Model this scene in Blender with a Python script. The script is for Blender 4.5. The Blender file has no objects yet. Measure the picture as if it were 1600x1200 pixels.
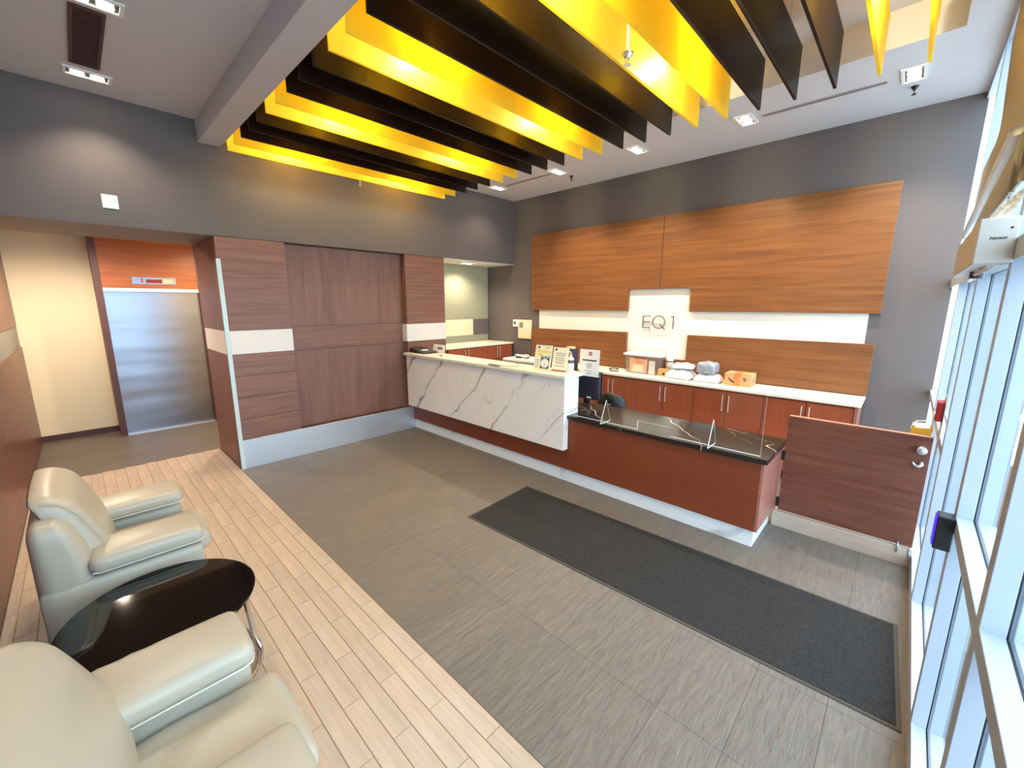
import bpy, bmesh, math, random
from mathutils import Vector, Matrix
random.seed(7)
R = math.radians
scene = bpy.context.scene
COL = scene.collection

# ------------------------------------------------------------------ camera
cam_d = bpy.data.cameras.new('camera')
cam_d.sensor_width = 36.0
cam_d.lens = 36.0 * 644.24 / 1600
cam_d.shift_x = (800 - 790.82) / 1600
cam_d.shift_y = (596.77 - 600) / 1600
cam_d.clip_start = 0.02
cam = bpy.data.objects.new('camera', cam_d)
COL.objects.link(cam)
cam.location = (0, 0, 2.0)
cam.rotation_euler = (R(90 - 10.696), 0, R(44.104))
scene.camera = cam

# ------------------------------------------------------------------ world, exposure
w = bpy.data.worlds.new('sky'); scene.world = w; w.use_nodes = True
bg = w.node_tree.nodes['Background']
bg.inputs['Color'].default_value = (0.62, 0.80, 1.0, 1)
bg.inputs['Strength'].default_value = 2.8
scene.view_settings.view_transform = 'Standard'
scene.view_settings.look = 'None'
scene.view_settings.exposure = 1.5
scene.view_settings.gamma = 1.0
scene.view_settings.use_curve_mapping = False
WARM = (1.0, 0.84, 0.66)
DOWN_W = 57.0      # each ceiling downlight
PUCK_W = 13.0      # each lamp above the baffles
CORR_W = 60.0      # corridor lamps
# portal: guides sampling of the sky through the glazed wall, emits nothing itself
pl = bpy.data.lights.new('window_portal', 'AREA'); pl.shape = 'RECTANGLE'; pl.size = 6.5; pl.size_y = 3.8
pl.cycles.is_portal = True
po = bpy.data.objects.new('window_portal', pl); COL.objects.link(po)
po.location = (0.42, 2.7, 1.95); po.rotation_euler = (R(90), 0, R(90))

# ------------------------------------------------------------------ materials
def new_mat(name):
    m = bpy.data.materials.new(name); m.use_nodes = True
    nt = m.node_tree; b = nt.nodes['Principled BSDF']
    return m, nt, b

def lin(c):
    return tuple((v/12.92 if v <= 0.04045 else ((v+0.055)/1.055)**2.4) for v in (x/255 for x in c)) + (1,)

def plain(name, rgb, rough=0.5, metal=0.0, spec=0.5, noise=0.0, bump=0.0, nscale=60.0, coat=0.0):
    m, nt, b = new_mat(name)
    c = lin(rgb)
    b.inputs['Base Color'].default_value = c
    b.inputs['Roughness'].default_value = rough
    b.inputs['Metallic'].default_value = metal
    b.inputs['Specular IOR Level'].default_value = spec
    b.inputs['Coat Weight'].default_value = coat
    if noise or bump:
        tc = nt.nodes.new('ShaderNodeTexCoord'); n = nt.nodes.new('ShaderNodeTexNoise')
        n.inputs['Scale'].default_value = nscale; n.inputs['Detail'].default_value = 5
        nt.links.new(tc.outputs['Object'], n.inputs['Vector'])
        if noise:
            mx = nt.nodes.new('ShaderNodeMix'); mx.data_type = 'RGBA'
            mx.inputs['A'].default_value = tuple(v*(1-noise) for v in c[:3]) + (1,)
            mx.inputs['B'].default_value = tuple(min(1, v*(1+noise)) for v in c[:3]) + (1,)
            nt.links.new(n.outputs['Fac'], mx.inputs['Factor']); nt.links.new(mx.outputs['Result'], b.inputs['Base Color'])
        if bump:
            bp = nt.nodes.new('ShaderNodeBump'); bp.inputs['Strength'].default_value = bump; bp.inputs['Distance'].default_value = 0.003
            nt.links.new(n.outputs['Fac'], bp.inputs['Height']); nt.links.new(bp.outputs['Normal'], b.inputs['Normal'])
    return m

def wood(name, dark, light, scale, rough=0.4, ramp=(0.3, 0.7), objrand=0.0, spec=0.4, fine=0.35):
    """grain along the axis whose scale is small"""
    m, nt, b = new_mat(name)
    tc = nt.nodes.new('ShaderNodeTexCoord'); mp = nt.nodes.new('ShaderNodeMapping')
    mp.inputs['Scale'].default_value = scale
    nt.links.new(tc.outputs['Object'], mp.inputs['Vector'])
    n = nt.nodes.new('ShaderNodeTexNoise'); n.inputs['Scale'].default_value = 1.0; n.inputs['Detail'].default_value = 6; n.inputs['Roughness'].default_value = 0.65
    n.inputs['Distortion'].default_value = 0.3
    nt.links.new(mp.outputs['Vector'], n.inputs['Vector'])
    mp2 = nt.nodes.new('ShaderNodeMapping'); mp2.inputs['Scale'].default_value = tuple(s*5 if s > 3 else s*2.5 for s in scale)
    nt.links.new(tc.outputs['Object'], mp2.inputs['Vector'])
    n2 = nt.nodes.new('ShaderNodeTexNoise'); n2.inputs['Scale'].default_value = 1.0; n2.inputs['Detail'].default_value = 3
    nt.links.new(mp2.outputs['Vector'], n2.inputs['Vector'])
    mix = nt.nodes.new('ShaderNodeMix'); mix.data_type = 'FLOAT'; mix.inputs['Factor'].default_value = fine
    nt.links.new(n.outputs['Fac'], mix.inputs['A']); nt.links.new(n2.outputs['Fac'], mix.inputs['B'])
    cr = nt.nodes.new('ShaderNodeValToRGB')
    cr.color_ramp.elements[0].position = ramp[0]; cr.color_ramp.elements[0].color = lin(dark)
    cr.color_ramp.elements[1].position = ramp[1]; cr.color_ramp.elements[1].color = lin(light)
    nt.links.new(mix.outputs['Result'], cr.inputs['Fac'])
    out = cr.outputs['Color']
    if objrand:
        out = obj_random(nt, out, objrand)
    nt.links.new(out, b.inputs['Base Color'])
    b.inputs['Roughness'].default_value = rough
    b.inputs['Specular IOR Level'].default_value = spec
    bp = nt.nodes.new('ShaderNodeBump'); bp.inputs['Strength'].default_value = 0.08; bp.inputs['Distance'].default_value = 0.002
    nt.links.new(mix.outputs['Result'], bp.inputs['Height']); nt.links.new(bp.outputs['Normal'], b.inputs['Normal'])
    return m

def obj_random(nt, out, amt):
    oi = nt.nodes.new('ShaderNodeObjectInfo'); mr = nt.nodes.new('ShaderNodeMapRange')
    mr.inputs['To Min'].default_value = 1-amt; mr.inputs['To Max'].default_value = 1+amt
    nt.links.new(oi.outputs['Random'], mr.inputs['Value'])
    hv = nt.nodes.new('ShaderNodeHueSaturation')
    nt.links.new(mr.outputs['Result'], hv.inputs['Value']); nt.links.new(out, hv.inputs['Color'])
    return hv.outputs['Color']

def marble(name, base, vein, rot, period, distort=5.0, width=0.05, rough=0.25, minor=0.5, dscale=1.6):
    """stone with separate, wandering, broken veins at a given slant"""
    m, nt, b = new_mat(name)
    tc = nt.nodes.new('ShaderNodeTexCoord')
    def layer(per, dist, wd, offs, lo, hi, dsc):
        mp = nt.nodes.new('ShaderNodeMapping'); mp.inputs['Rotation'].default_value = rot; mp.inputs['Location'].default_value = (offs, offs, offs)
        nt.links.new(tc.outputs['Object'], mp.inputs['Vector'])
        wv = nt.nodes.new('ShaderNodeTexWave'); wv.wave_type = 'BANDS'; wv.bands_direction = 'X'
        wv.inputs['Scale'].default_value = 0.314/per; wv.inputs['Distortion'].default_value = dist
        wv.inputs['Detail'].default_value = 3; wv.inputs['Detail Scale'].default_value = dsc; wv.inputs['Detail Roughness'].default_value = 0.62
        nt.links.new(mp.outputs['Vector'], wv.inputs['Vector'])
        n3 = nt.nodes.new('ShaderNodeTexNoise'); n3.inputs['Scale'].default_value = 2.2; n3.inputs['Detail'].default_value = 4
        m3 = nt.nodes.new('ShaderNodeMapping'); m3.inputs['Location'].default_value = (offs*2, 1.0, offs)
        nt.links.new(tc.outputs['Object'], m3.inputs['Vector']); nt.links.new(m3.outputs['Vector'], n3.inputs['Vector'])
        brk = nt.nodes.new('ShaderNodeMapRange'); brk.inputs['From Min'].default_value = lo; brk.inputs['From Max'].default_value = hi
        nt.links.new(n3.outputs['Fac'], brk.inputs['Value'])
        wmul = nt.nodes.new('ShaderNodeMath'); wmul.operation = 'MULTIPLY'; wmul.inputs[1].default_value = wd
        nt.links.new(brk.outputs['Result'], wmul.inputs[0])
        th = nt.nodes.new('ShaderNodeMath'); th.operation = 'SUBTRACT'; th.inputs[0].default_value = 1.0; nt.links.new(wmul.outputs[0], th.inputs[1])
        mr = nt.nodes.new('ShaderNodeMapRange'); mr.interpolation_type = 'SMOOTHSTEP'
        nt.links.new(wv.outputs['Fac'], mr.inputs['Value']); nt.links.new(th.outputs[0], mr.inputs['From Min']); mr.inputs['From Max'].default_value = 1.0
        q = nt.nodes.new('ShaderNodeMath'); q.operation = 'MULTIPLY'; nt.links.new(mr.outputs['Result'], q.inputs[0]); nt.links.new(brk.outputs['Result'], q.inputs[1])
        return q.outputs[0]
    l1 = layer(period, distort, width, 0.37, 0.30, 0.62, dscale); l2 = layer(period*0.43, distort*1.6, width*0.5, 4.3, 0.52, 0.66, dscale*2)
    q2 = nt.nodes.new('ShaderNodeMath'); q2.operation = 'MULTIPLY'; q2.inputs[1].default_value = minor; nt.links.new(l2, q2.inputs[0])
    mxm = nt.nodes.new('ShaderNodeMath'); mxm.operation = 'MAXIMUM'; nt.links.new(l1, mxm.inputs[0]); nt.links.new(q2.outputs[0], mxm.inputs[1])
    mx = nt.nodes.new('ShaderNodeMix'); mx.data_type = 'RGBA'
    mx.inputs['A'].default_value = lin(base); mx.inputs['B'].default_value = lin(vein)
    nt.links.new(mxm.outputs[0], mx.inputs['Factor']); nt.links.new(mx.outputs['Result'], b.inputs['Base Color'])
    b.inputs['Roughness'].default_value = rough
    return m

def acrylic(name, tint, body, trans, rough=0.2, translucent=0.6):
    """coloured cast acrylic sheet: partly see-through, partly scattering, glossy face"""
    m, nt, b = new_mat(name)
    out = nt.nodes['Material Output']
    b.inputs['Base Color'].default_value = lin(body); b.inputs['Roughness'].default_value = rough
    tl = nt.nodes.new('ShaderNodeBsdfTranslucent'); tl.inputs['Color'].default_value = lin(body)
    mx = nt.nodes.new('ShaderNodeMixShader'); mx.inputs[0].default_value = translucent
    nt.links.new(b.outputs[0], mx.inputs[1]); nt.links.new(tl.outputs[0], mx.inputs[2])
    tp = nt.nodes.new('ShaderNodeBsdfTransparent'); tp.inputs['Color'].default_value = lin(tint)
    mx2 = nt.nodes.new('ShaderNodeMixShader'); mx2.inputs[0].default_value = trans
    nt.links.new(mx.outputs[0], mx2.inputs[1]); nt.links.new(tp.outputs[0], mx2.inputs[2])
    nt.links.new(mx2.outputs[0], out.inputs['Surface'])
    return m

def clear(name, tint=(245, 250, 250), gloss=0.12, rough=0.02):
    m, nt, b = new_mat(name)
    out = nt.nodes['Material Output']
    tp = nt.nodes.new('ShaderNodeBsdfTransparent'); tp.inputs['Color'].default_value = lin(tint)
    gl = nt.nodes.new('ShaderNodeBsdfGlossy'); gl.inputs['Roughness'].default_value = rough
    fr = nt.nodes.new('ShaderNodeFresnel'); fr.inputs['IOR'].default_value = 1.45
    mx = nt.nodes.new('ShaderNodeMixShader')
    geo = nt.nodes.new('ShaderNodeNewGeometry'); inv = nt.nodes.new('ShaderNodeMath'); inv.operation = 'SUBTRACT'; inv.inputs[0].default_value = 1.0
    nt.links.new(geo.outputs['Backfacing'], inv.inputs[1])
    mul = nt.nodes.new('ShaderNodeMath'); mul.operation = 'MULTIPLY'; nt.links.new(fr.outputs[0], mul.inputs[0]); nt.links.new(inv.outputs[0], mul.inputs[1])
    nt.links.new(mul.outputs[0], mx.inputs[0]); nt.links.new(tp.outputs[0], mx.inputs[1]); nt.links.new(gl.outputs[0], mx.inputs[2])
    nt.links.new(mx.outputs[0], out.inputs['Surface'])
    return m

def emit(name, rgb, strength):
    m, nt, b = new_mat(name)
    b.inputs['Base Color'].default_value = (0, 0, 0, 1)
    b.inputs['Emission Color'].default_value = lin(rgb); b.inputs['Emission Strength'].default_value = strength
    return m

def slate(name, rgb, rough=0.5):
    m, nt, b = new_mat(name)
    tc = nt.nodes.new('ShaderNodeTexCoord')
    oi = nt.nodes.new('ShaderNodeObjectInfo')
    add = nt.nodes.new('ShaderNodeVectorMath'); add.operation = 'ADD'
    sc = nt.nodes.new('ShaderNodeVectorMath'); sc.operation = 'SCALE'; sc.inputs[3].default_value = 1.0
    nt.links.new(oi.outputs['Location'], sc.inputs[0])
    nt.links.new(tc.outputs['Object'], add.inputs[0]); nt.links.new(sc.outputs[0], add.inputs[1])
    mp = nt.nodes.new('ShaderNodeMapping'); mp.inputs['Rotation'].default_value = (0, 0, R(24)); mp.inputs['Scale'].default_value = (34, 7, 10)
    nt.links.new(add.outputs[0], mp.inputs['Vector'])
    n = nt.nodes.new('ShaderNodeTexNoise'); n.inputs['Scale'].default_value = 1.0; n.inputs['Detail'].default_value = 7; n.inputs['Roughness'].default_value = 0.6; n.inputs['Distortion'].default_value = 0.6
    nt.links.new(mp.outputs['Vector'], n.inputs['Vector'])
    cr = nt.nodes.new('ShaderNodeValToRGB'); c = lin(rgb)
    cr.color_ramp.elements[0].position = 0.32; cr.color_ramp.elements[0].color = tuple(v*0.86 for v in c[:3])+(1,)
    cr.color_ramp.elements[1].position = 0.72; cr.color_ramp.elements[1].color = tuple(v*1.15 for v in c[:3])+(1,)
    nt.links.new(n.outputs['Fac'], cr.inputs['Fac'])
    nt.links.new(obj_random(nt, cr.outputs['Color'], 0.05), b.inputs['Base Color'])
    b.inputs['Roughness'].default_value = rough; b.inputs['Specular IOR Level'].default_value = 0.45
    bp = nt.nodes.new('ShaderNodeBump'); bp.inputs['Strength'].default_value = 0.9; bp.inputs['Distance'].default_value = 0.009
    nt.links.new(n.outputs['Fac'], bp.inputs['Height']); nt.links.new(bp.outputs['Normal'], b.inputs['Normal'])
    return m

M = {}
M['wall_grey'] = plain('wall_grey', (104, 95, 93), 0.6, noise=0.03, nscale=4)
M['soffit'] = plain('soffit', (140, 130, 126), 0.6)
M['ceiling'] = plain('ceiling_white', (214, 210, 213), 0.75, noise=0.015, nscale=6)
M['beam'] = plain('beam_white', (204, 198, 200), 0.7)
M['cream'] = plain('cream_paint', (240, 222, 186), 0.6, noise=0.02, nscale=3)
M['white'] = plain('white_laminate', (236, 230, 222), 0.45)
M['white_wall'] = plain('white_paint', (238, 234, 226), 0.5)
M['wood_y'] = wood('walnut_panel_shade_y', (108, 70, 58), (154, 110, 94), (26, 1.0, 34), 0.42)  # wall B panels; grey-mauve cast of the shade is put into the colour
M['wood_x'] = wood('panel_lit_grain_x', (98, 58, 32), (150, 98, 58), (1.0, 20, 26), 0.38)  # same panel wood on wall A, warm downlight's orange put into the colour
M['wood_zv'] = wood('walnut_panel_shade_z', (112, 76, 64), (146, 106, 92), (12, 7, 0.7), 0.45, ramp=(0.25, 0.75))  # recessed wall B panels, shaded tone in the colour as well
M['wood_gate'] = wood('gate_laminate', (84, 44, 34), (134, 82, 64), (1.6, 20, 30), 0.35)
M['wood_edge'] = plain('wood_edge_band', (196, 132, 108), 0.45)
M['cherry'] = wood('cherry_veneer', (118, 54, 32), (142, 70, 42), (0.9, 6, 10), 0.38, ramp=(0.2, 0.8))
M['cherry_v'] = wood('cherry_door_veneer', (150, 70, 44), (180, 96, 64), (9, 9, 0.8), 0.4, ramp=(0.2, 0.8))
M['cherry_end'] = wood('cherry_end_veneer', (150, 92, 80), (176, 114, 98), (6, 1, 10), 0.35, ramp=(0.2, 0.8))
M['dark_wood'] = plain('dark_wood_jamb', (84, 52, 46), 0.45)
M['steel'] = plain('brushed_steel', (214, 219, 228), 0.34, metal=0.75, bump=0.03, nscale=90)
M['nickel'] = plain('satin_nickel', (226, 208, 190), 0.35, metal=0.5)
M['steel_dark'] = plain('elevator_steel', (150, 154, 166), 0.3, metal=1.0, bump=0.03, nscale=70)
def wavy(m):
    nt = m.node_tree; b = nt.nodes['Principled BSDF']; tc = nt.nodes.new('ShaderNodeTexCoord'); mp = nt.nodes.new('ShaderNodeMapping'); mp.inputs['Scale'].default_value = (1, 0.5, 2.6)
    n = nt.nodes.new('ShaderNodeTexNoise'); n.inputs['Scale'].default_value = 1.0; n.inputs['Detail'].default_value = 1.5
    nt.links.new(tc.outputs['Object'], mp.inputs['Vector']); nt.links.new(mp.outputs['Vector'], n.inputs['Vector'])
    bp = nt.nodes.new('ShaderNodeBump'); bp.inputs['Strength'].default_value = 0.8; bp.inputs['Distance'].default_value = 0.02
    nt.links.new(n.outputs['Fac'], bp.inputs['Height']); nt.links.new(bp.outputs['Normal'], b.inputs['Normal'])
wavy(M['steel_dark'])
M['chrome'] = plain('chrome', (225, 225, 225), 0.12, metal=1.0)
M['marble'] = marble('white_marble', (245, 239, 233), (164, 155, 147), (0, R(-41), 0), 0.62, 4.2, 0.022, 0.3, 0.6)
M['plinth'] = marble('plinth_marble', (236, 236, 236), (196, 192, 192), (0, R(-41), 0), 1.3, 4.0, 0.02, 0.35, 0.3)
M['black_marble'] = marble('black_marble', (34, 30, 28), (210, 196, 182), (0, 0, R(-50)), 0.6, 5.0, 0.0022, 0.16, 0.8)
M['counter'] = plain('cream_quartz', (240, 234, 214), 0.35, noise=0.02, nscale=120)
M['slate'] = slate('slate_tile', (112, 103, 95), 0.5)
M['slate_dark'] = slate('corridor_tile', (106, 95, 86), 0.45)
M['grout'] = plain('grout', (98, 90, 82), 0.85)
M['plank'] = wood('pale_oak_tile', (172, 152, 134), (200, 181, 164), (1.6, 14, 8), 0.5, objrand=0.06)
M['plank_grout'] = plain('plank_grout', (172, 132, 84), 0.85)
M['mat'] = plain('entrance_mat', (52, 50, 50), 0.95, noise=0.55, bump=1.0, nscale=70, spec=0.1)
M['mat_edge'] = plain('mat_rubber', (74, 68, 62), 0.8)
M['alum'] = plain('window_aluminium', (176, 184, 198), 0.45, metal=0.0)
M['gasket'] = plain('black_gasket', (20, 24, 34), 0.6)
M['glass'] = clear('window_glass')
M['acryl'] = clear('clear_acrylic', (250, 252, 252))
M['acryl_edge'] = plain('acrylic_edge', (232, 234, 230), 0.3)
M['guard'] = plain('guard_plastic', (206, 224, 222), 0.25)
M['header'] = wood('header_veneer', (132, 68, 32), (182, 108, 58), (20, 1.0, 22), 0.4)
M['yellow'] = acrylic('yellow_acrylic', (255, 238, 90), (252, 228, 72), 0.07, 0.5, 0.5)
M['smoke'] = acrylic('smoked_acrylic', (128, 116, 108), (46, 29, 20), 0.27, 0.32, 0.3)
M['frost'] = acrylic('frosted_glass', (205, 214, 205), (206, 204, 176), 0.25, 0.35, 0.3)
M['leather'] = plain('cream_leather', (182, 173, 156), 0.38, noise=0.03, bump=0.12, nscale=160, spec=0.5)
M['piping'] = plain('leather_piping', (214, 210, 196), 0.4)
M['black_glass'] = plain('black_glass', (14, 12, 10), 0.04, spec=0.6)
M['black'] = plain('black_plastic', (22, 22, 24), 0.4)
M['navy'] = plain('navy_plastic', (34, 38, 58), 0.5)
M['grey_box'] = plain('operator_beige', (196, 192, 186), 0.45)
M['beige'] = plain('beige_fabric', (150, 142, 130), 0.8, noise=0.06, nscale=30)
M['white_plastic'] = plain('white_plastic', (240, 240, 238), 0.4)
M['paper'] = plain('paper', (246, 242, 220), 0.7)
M['paper_w'] = plain('white_paper', (244, 240, 238), 0.7)
M['ink'] = plain('ink_grey', (96, 92, 88), 0.7)
M['ink_black'] = plain('ink_black', (30, 28, 28), 0.7)
M['red'] = plain('red_print', (206, 74, 48), 0.6)
M['alarm_red'] = plain('alarm_red', (168, 22, 18), 0.35)
M['hl_yellow'] = plain('highlight_yellow', (246, 216, 70), 0.7)
M['teal'] = plain('teal_print', (52, 92, 92), 0.6)
M['card'] = plain('cardboard', (204, 156, 108), 0.75, noise=0.05, nscale=20)
M['tape'] = plain('orange_tape', (236, 128, 78), 0.4)
M['poly'] = plain('white_poly_mailer', (232, 236, 238), 0.3, noise=0.03, bump=0.35, nscale=26)
M['poly_grey'] = plain('grey_poly_bag', (150, 156, 170), 0.25, noise=0.3, bump=0.6, nscale=18)
M['bin'] = acrylic('bin_plastic', (252, 250, 246), (226, 220, 218), 0.86, 0.25, 0.4)
M['orange_paper'] = plain('orange_paper', (244, 186, 146), 0.7)
M['letter'] = plain('letter_metal', (138, 130, 120), 0.4, metal=0.4)
M['gold'] = plain('gold_bag', (226, 166, 48), 0.4, noise=0.2, nscale=30)
M['purple_led'] = emit('purple_led', (58, 26, 255), 1.0)
M['lamp'] = emit('lamp_lens', (255, 240, 214), 9.0)
M['lamp_soft'] = emit('lamp_soft', (255, 236, 190), 2.0)
M['display'] = emit('red_display', (150, 16, 22), 0.5)
M['concrete'] = plain('pavement', (186, 184, 180), 0.85, noise=0.06, nscale=8)
M['brick'] = plain('brown_cladding', (104, 84, 66), 0.8, noise=0.1, nscale=12)

# ------------------------------------------------------------------ mesh helpers
class MB:
    def __init__(s): s.bm = bmesh.new()
    def box(s, x0, x1, y0, y1, z0, z1, bev=0.0, seg=1):
        b = s.bm
        v = [b.verts.new(p) for p in ((x0,y0,z0),(x1,y0,z0),(x1,y1,z0),(x0,y1,z0),(x0,y0,z1),(x1,y0,z1),(x1,y1,z1),(x0,y1,z1))]
        f = [b.faces.new([v[i] for i in q]) for q in ((3,2,1,0),(4,5,6,7),(0,1,5,4),(1,2,6,5),(2,3,7,6),(3,0,4,7))]
        if bev:
            es = set(e for ff in f for e in ff.edges)
            bmesh.ops.bevel(b, geom=list(es), offset=bev, segments=seg, affect='EDGES', profile=0.7)
        return s
    def prism(s, pts, axis, a0, a1, bev=0.0):
        """pts 2d; axis 'x': (y,z), 'y': (x,z), 'z': (x,y)"""
        b = s.bm
        def mk(p, a): return {'x': (a, p[0], p[1]), 'y': (p[0], a, p[1]), 'z': (p[0], p[1], a)}[axis]
        lo = [b.verts.new(mk(p, a0)) for p in pts]; hi = [b.verts.new(mk(p, a1)) for p in pts]
        f = [b.faces.new(lo), b.faces.new(hi[::-1])]
        n = len(pts)
        for i in range(n): f.append(b.faces.new((lo[i], hi[i], hi[(i+1) % n], lo[(i+1) % n])))
        bmesh.ops.recalc_face_normals(b, faces=f)
        if bev:
            es = set(e for ff in f for e in ff.edges)
            bmesh.ops.bevel(b, geom=list(es), offset=bev, segments=1, affect='EDGES')
        return s
    def tube(s, pts, r, n=8, closed=False, cap=True):
        b = s.bm; pts = [Vector(p) for p in pts]; rings = []
        N = len(pts); rr = r if isinstance(r, (list, tuple)) else [r]*N
        up = None
        for i, p in enumerate(pts):
            if closed: t = pts[(i+1) % N] - pts[i-1]
            else: t = pts[min(i+1, N-1)] - pts[max(i-1, 0)]
            t.normalize()
            if up is None:
                up = Vector((0, 0, 1)) if abs(t.z) < 0.9 else Vector((1, 0, 0))
            a = up - t*up.dot(t)
            if a.length < 1e-4: a = t.orthogonal()
            a.normalize(); c = t.cross(a); up = a
            rings.append([b.verts.new(p + a*math.cos(2*math.pi*k/n)*rr[i] + c*math.sin(2*math.pi*k/n)*rr[i]) for k in range(n)])
        for i in range(N if closed else N-1):
            A, B_ = rings[i], rings[(i+1) % N]
            for k in range(n): b.faces.new((A[k], B_[k], B_[(k+1) % n], A[(k+1) % n]))
        if cap and not closed:
            b.faces.new(rings[0][::-1]); b.faces.new(rings[-1])
        return s
    def lathe(s, prof, c=(0, 0, 0), n=24, axis='z'):
        b = s.bm; rings = []
        for r, h in prof:
            ring = []
            for k in range(n):
                a = 2*math.pi*k/n; x, y = r*math.cos(a), r*math.sin(a)
                p = {'z': (x, y, h), 'y': (x, h, y), 'x': (h, x, y)}[axis]
                ring.append(b.verts.new((p[0]+c[0], p[1]+c[1], p[2]+c[2])))
            rings.append(ring)
        f = []
        for i in range(len(rings)-1):
            for k in range(n): f.append(b.faces.new((rings[i][k], rings[i][(k+1) % n], rings[i+1][(k+1) % n], rings[i+1][k])))
        f.append(b.faces.new(rings[0][::-1])); f.append(b.faces.new(rings[-1]))
        bmesh.ops.recalc_face_normals(b, faces=f)
        return s
    def soft(s, x0, x1, y0, y1, z0, z1, r, n=8, puff=(0, 0, 0), fn=None):
        """rounded, slightly puffed box; fn(p)->p deforms"""
        b = s.bm; lo = Vector((x0, y0, z0)); hi = Vector((x1, y1, z1)); c = (lo+hi)/2; h = (hi-lo)/2
        r = min(r, h.x, h.y, h.z)
        inner = Vector((h.x-r, h.y-r, h.z-r)); cache = {}
        def pt(u):
            key = (round(u[0], 5), round(u[1], 5), round(u[2], 5))
            if key in cache: return cache[key]
            q = Vector((u[0]*h.x, u[1]*h.y, u[2]*h.z))
            k = Vector((max(-inner.x, min(inner.x, q.x)), max(-inner.y, min(inner.y, q.y)), max(-inner.z, min(inner.z, q.z))))
            d = q-k
            p = k + (d.normalized()*r if d.length > 1e-9 else Vector((0, 0, 0)))
            t = Vector((p.x/h.x, p.y/h.y, p.z/h.z))
            p.x += puff[0]*t.x*(1-t.y*t.y)*(1-t.z*t.z); p.y += puff[1]*t.y*(1-t.x*t.x)*(1-t.z*t.z); p.z += puff[2]*t.z*(1-t.x*t.x)*(1-t.y*t.y)
            p = p + c
            if fn: p = fn(p)
            cache[key] = b.verts.new(p); return cache[key]
        def sp(i):  # cluster samples near the edges
            t = -1 + 2*i/n
            return math.copysign(abs(t)**0.75, t)
        g = [sp(i) for i in range(n+1)]
        for ax in range(3):
            for sg in (-1, 1):
                for i in range(n):
                    for j in range(n):
                        q = []
                        for (a, e) in ((i, j), (i+1, j), (i+1, j+1), (i, j+1)):
                            u = [0, 0, 0]; u[ax] = sg; u[(ax+1) % 3] = g[a]; u[(ax+2) % 3] = g[e]; q.append(pt(u))
                        if sg < 0: q = q[::-1]
                        try: b.faces.new(q)
                        except ValueError: pass
        return s
    def mesh(s, name, mats, smooth=False, off=(0, 0, 0)):
        me = bpy.data.meshes.new(name)
        if off != (0, 0, 0): bmesh.ops.translate(s.bm, verts=s.bm.verts, vec=(-off[0], -off[1], -off[2]))
        s.bm.to_mesh(me); s.bm.free()
        for m in (mats if isinstance(mats, (list, tuple)) else [mats]): me.materials.append(M[m])
        if smooth:
            for p in me.polygons: p.use_smooth = True
        return me

def world_loc(o):
    v = Vector((0, 0, 0))
    while o is not None:
        v += o.location; o = o.parent
    return v
def link(name, me, parent=None, loc=(0, 0, 0)):
    o = bpy.data.objects.new(name, me); COL.objects.link(o); o.location = loc
    if parent: o.parent = parent
    return o
def tag(o, label=None, cat=None, group=None, kind=None):
    if label: o['label'] = label
    if cat: o['category'] = cat
    if group: o['group'] = group
    if kind: o['kind'] = kind
    return o
def thing(name, label, cat, loc=(0, 0, 0), group=None, rz=0):
    o = bpy.data.objects.new(name, None); COL.objects.link(o); o.location = loc; o.empty_display_size = 0.1
    o.rotation_euler[2] = rz
    return tag(o, label, cat, group)
def part(name, mb, mat, parent, smooth=False, local=False):
    """mb is in world coordinates unless local"""
    off = (0, 0, 0) if local else tuple(world_loc(parent))
    return link(name, mb.mesh(name, mat, smooth, off), parent)
def single(name, mb, mat, label, cat, loc, group=None, smooth=False):
    o = link(name, mb.mesh(name, mat, smooth, loc), None, loc)
    return tag(o, label, cat, group)
def struct(name, mb, mat, loc=(0, 0, 0), label=None, cat=None):
    o = link(name, mb.mesh(name, mat, False, loc), None, loc); o['kind'] = 'structure'
    if label: o['label'] = label
    if cat: o['category'] = cat
    return o
def box(*a, **k): return MB().box(*a, **k)
def copy_tree(o, parent=None):
    c = o.copy(); COL.objects.link(c); c.parent = parent
    for ch in list(o.children): copy_tree(ch, c)
    return c
def text_mesh(name, body, size, ext, mat, align='CENTER', bold=0.0, shear=0.0):
    cu = bpy.data.curves.new(name, 'FONT'); cu.body = body; cu.size = size; cu.extrude = ext; cu.align_x = align; cu.align_y = 'CENTER'
    cu.offset = bold; cu.shear = shear; cu.resolution_u = 3
    t = bpy.data.objects.new(name, cu); COL.objects.link(t)
    bpy.context.view_layer.update()
    me = bpy.data.meshes.new_from_object(t.evaluated_get(bpy.context.evaluated_depsgraph_get()))
    bpy.data.objects.remove(t); bpy.data.curves.remove(cu)
    me.materials.clear(); me.materials.append(M[mat]); return me

def spot(name, parent, loc, watts, angle=110, blend=0.6, col=WARM, size=0.04, rot=(0, 0, 0)):
    l = bpy.data.lights.new(name, 'SPOT'); l.energy = watts; l.spot_size = R(angle); l.spot_blend = blend; l.color = col; l.shadow_soft_size = size
    o = bpy.data.objects.new(name, l); COL.objects.link(o); o.parent = parent; o.location = loc; o.rotation_euler = rot
    return o
def point(name, parent, loc, watts, col=WARM, size=0.05):
    l = bpy.data.lights.new(name, 'POINT'); l.energy = watts; l.color = col; l.shadow_soft_size = size
    o = bpy.data.objects.new(name, l); COL.objects.link(o); o.parent = parent; o.location = loc
    return o

# key planes (metres): camera stands over the origin
XB, YA, YC, ZC = -5.65, 6.05, -0.58, 3.90
SOF = 2.75

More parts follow.
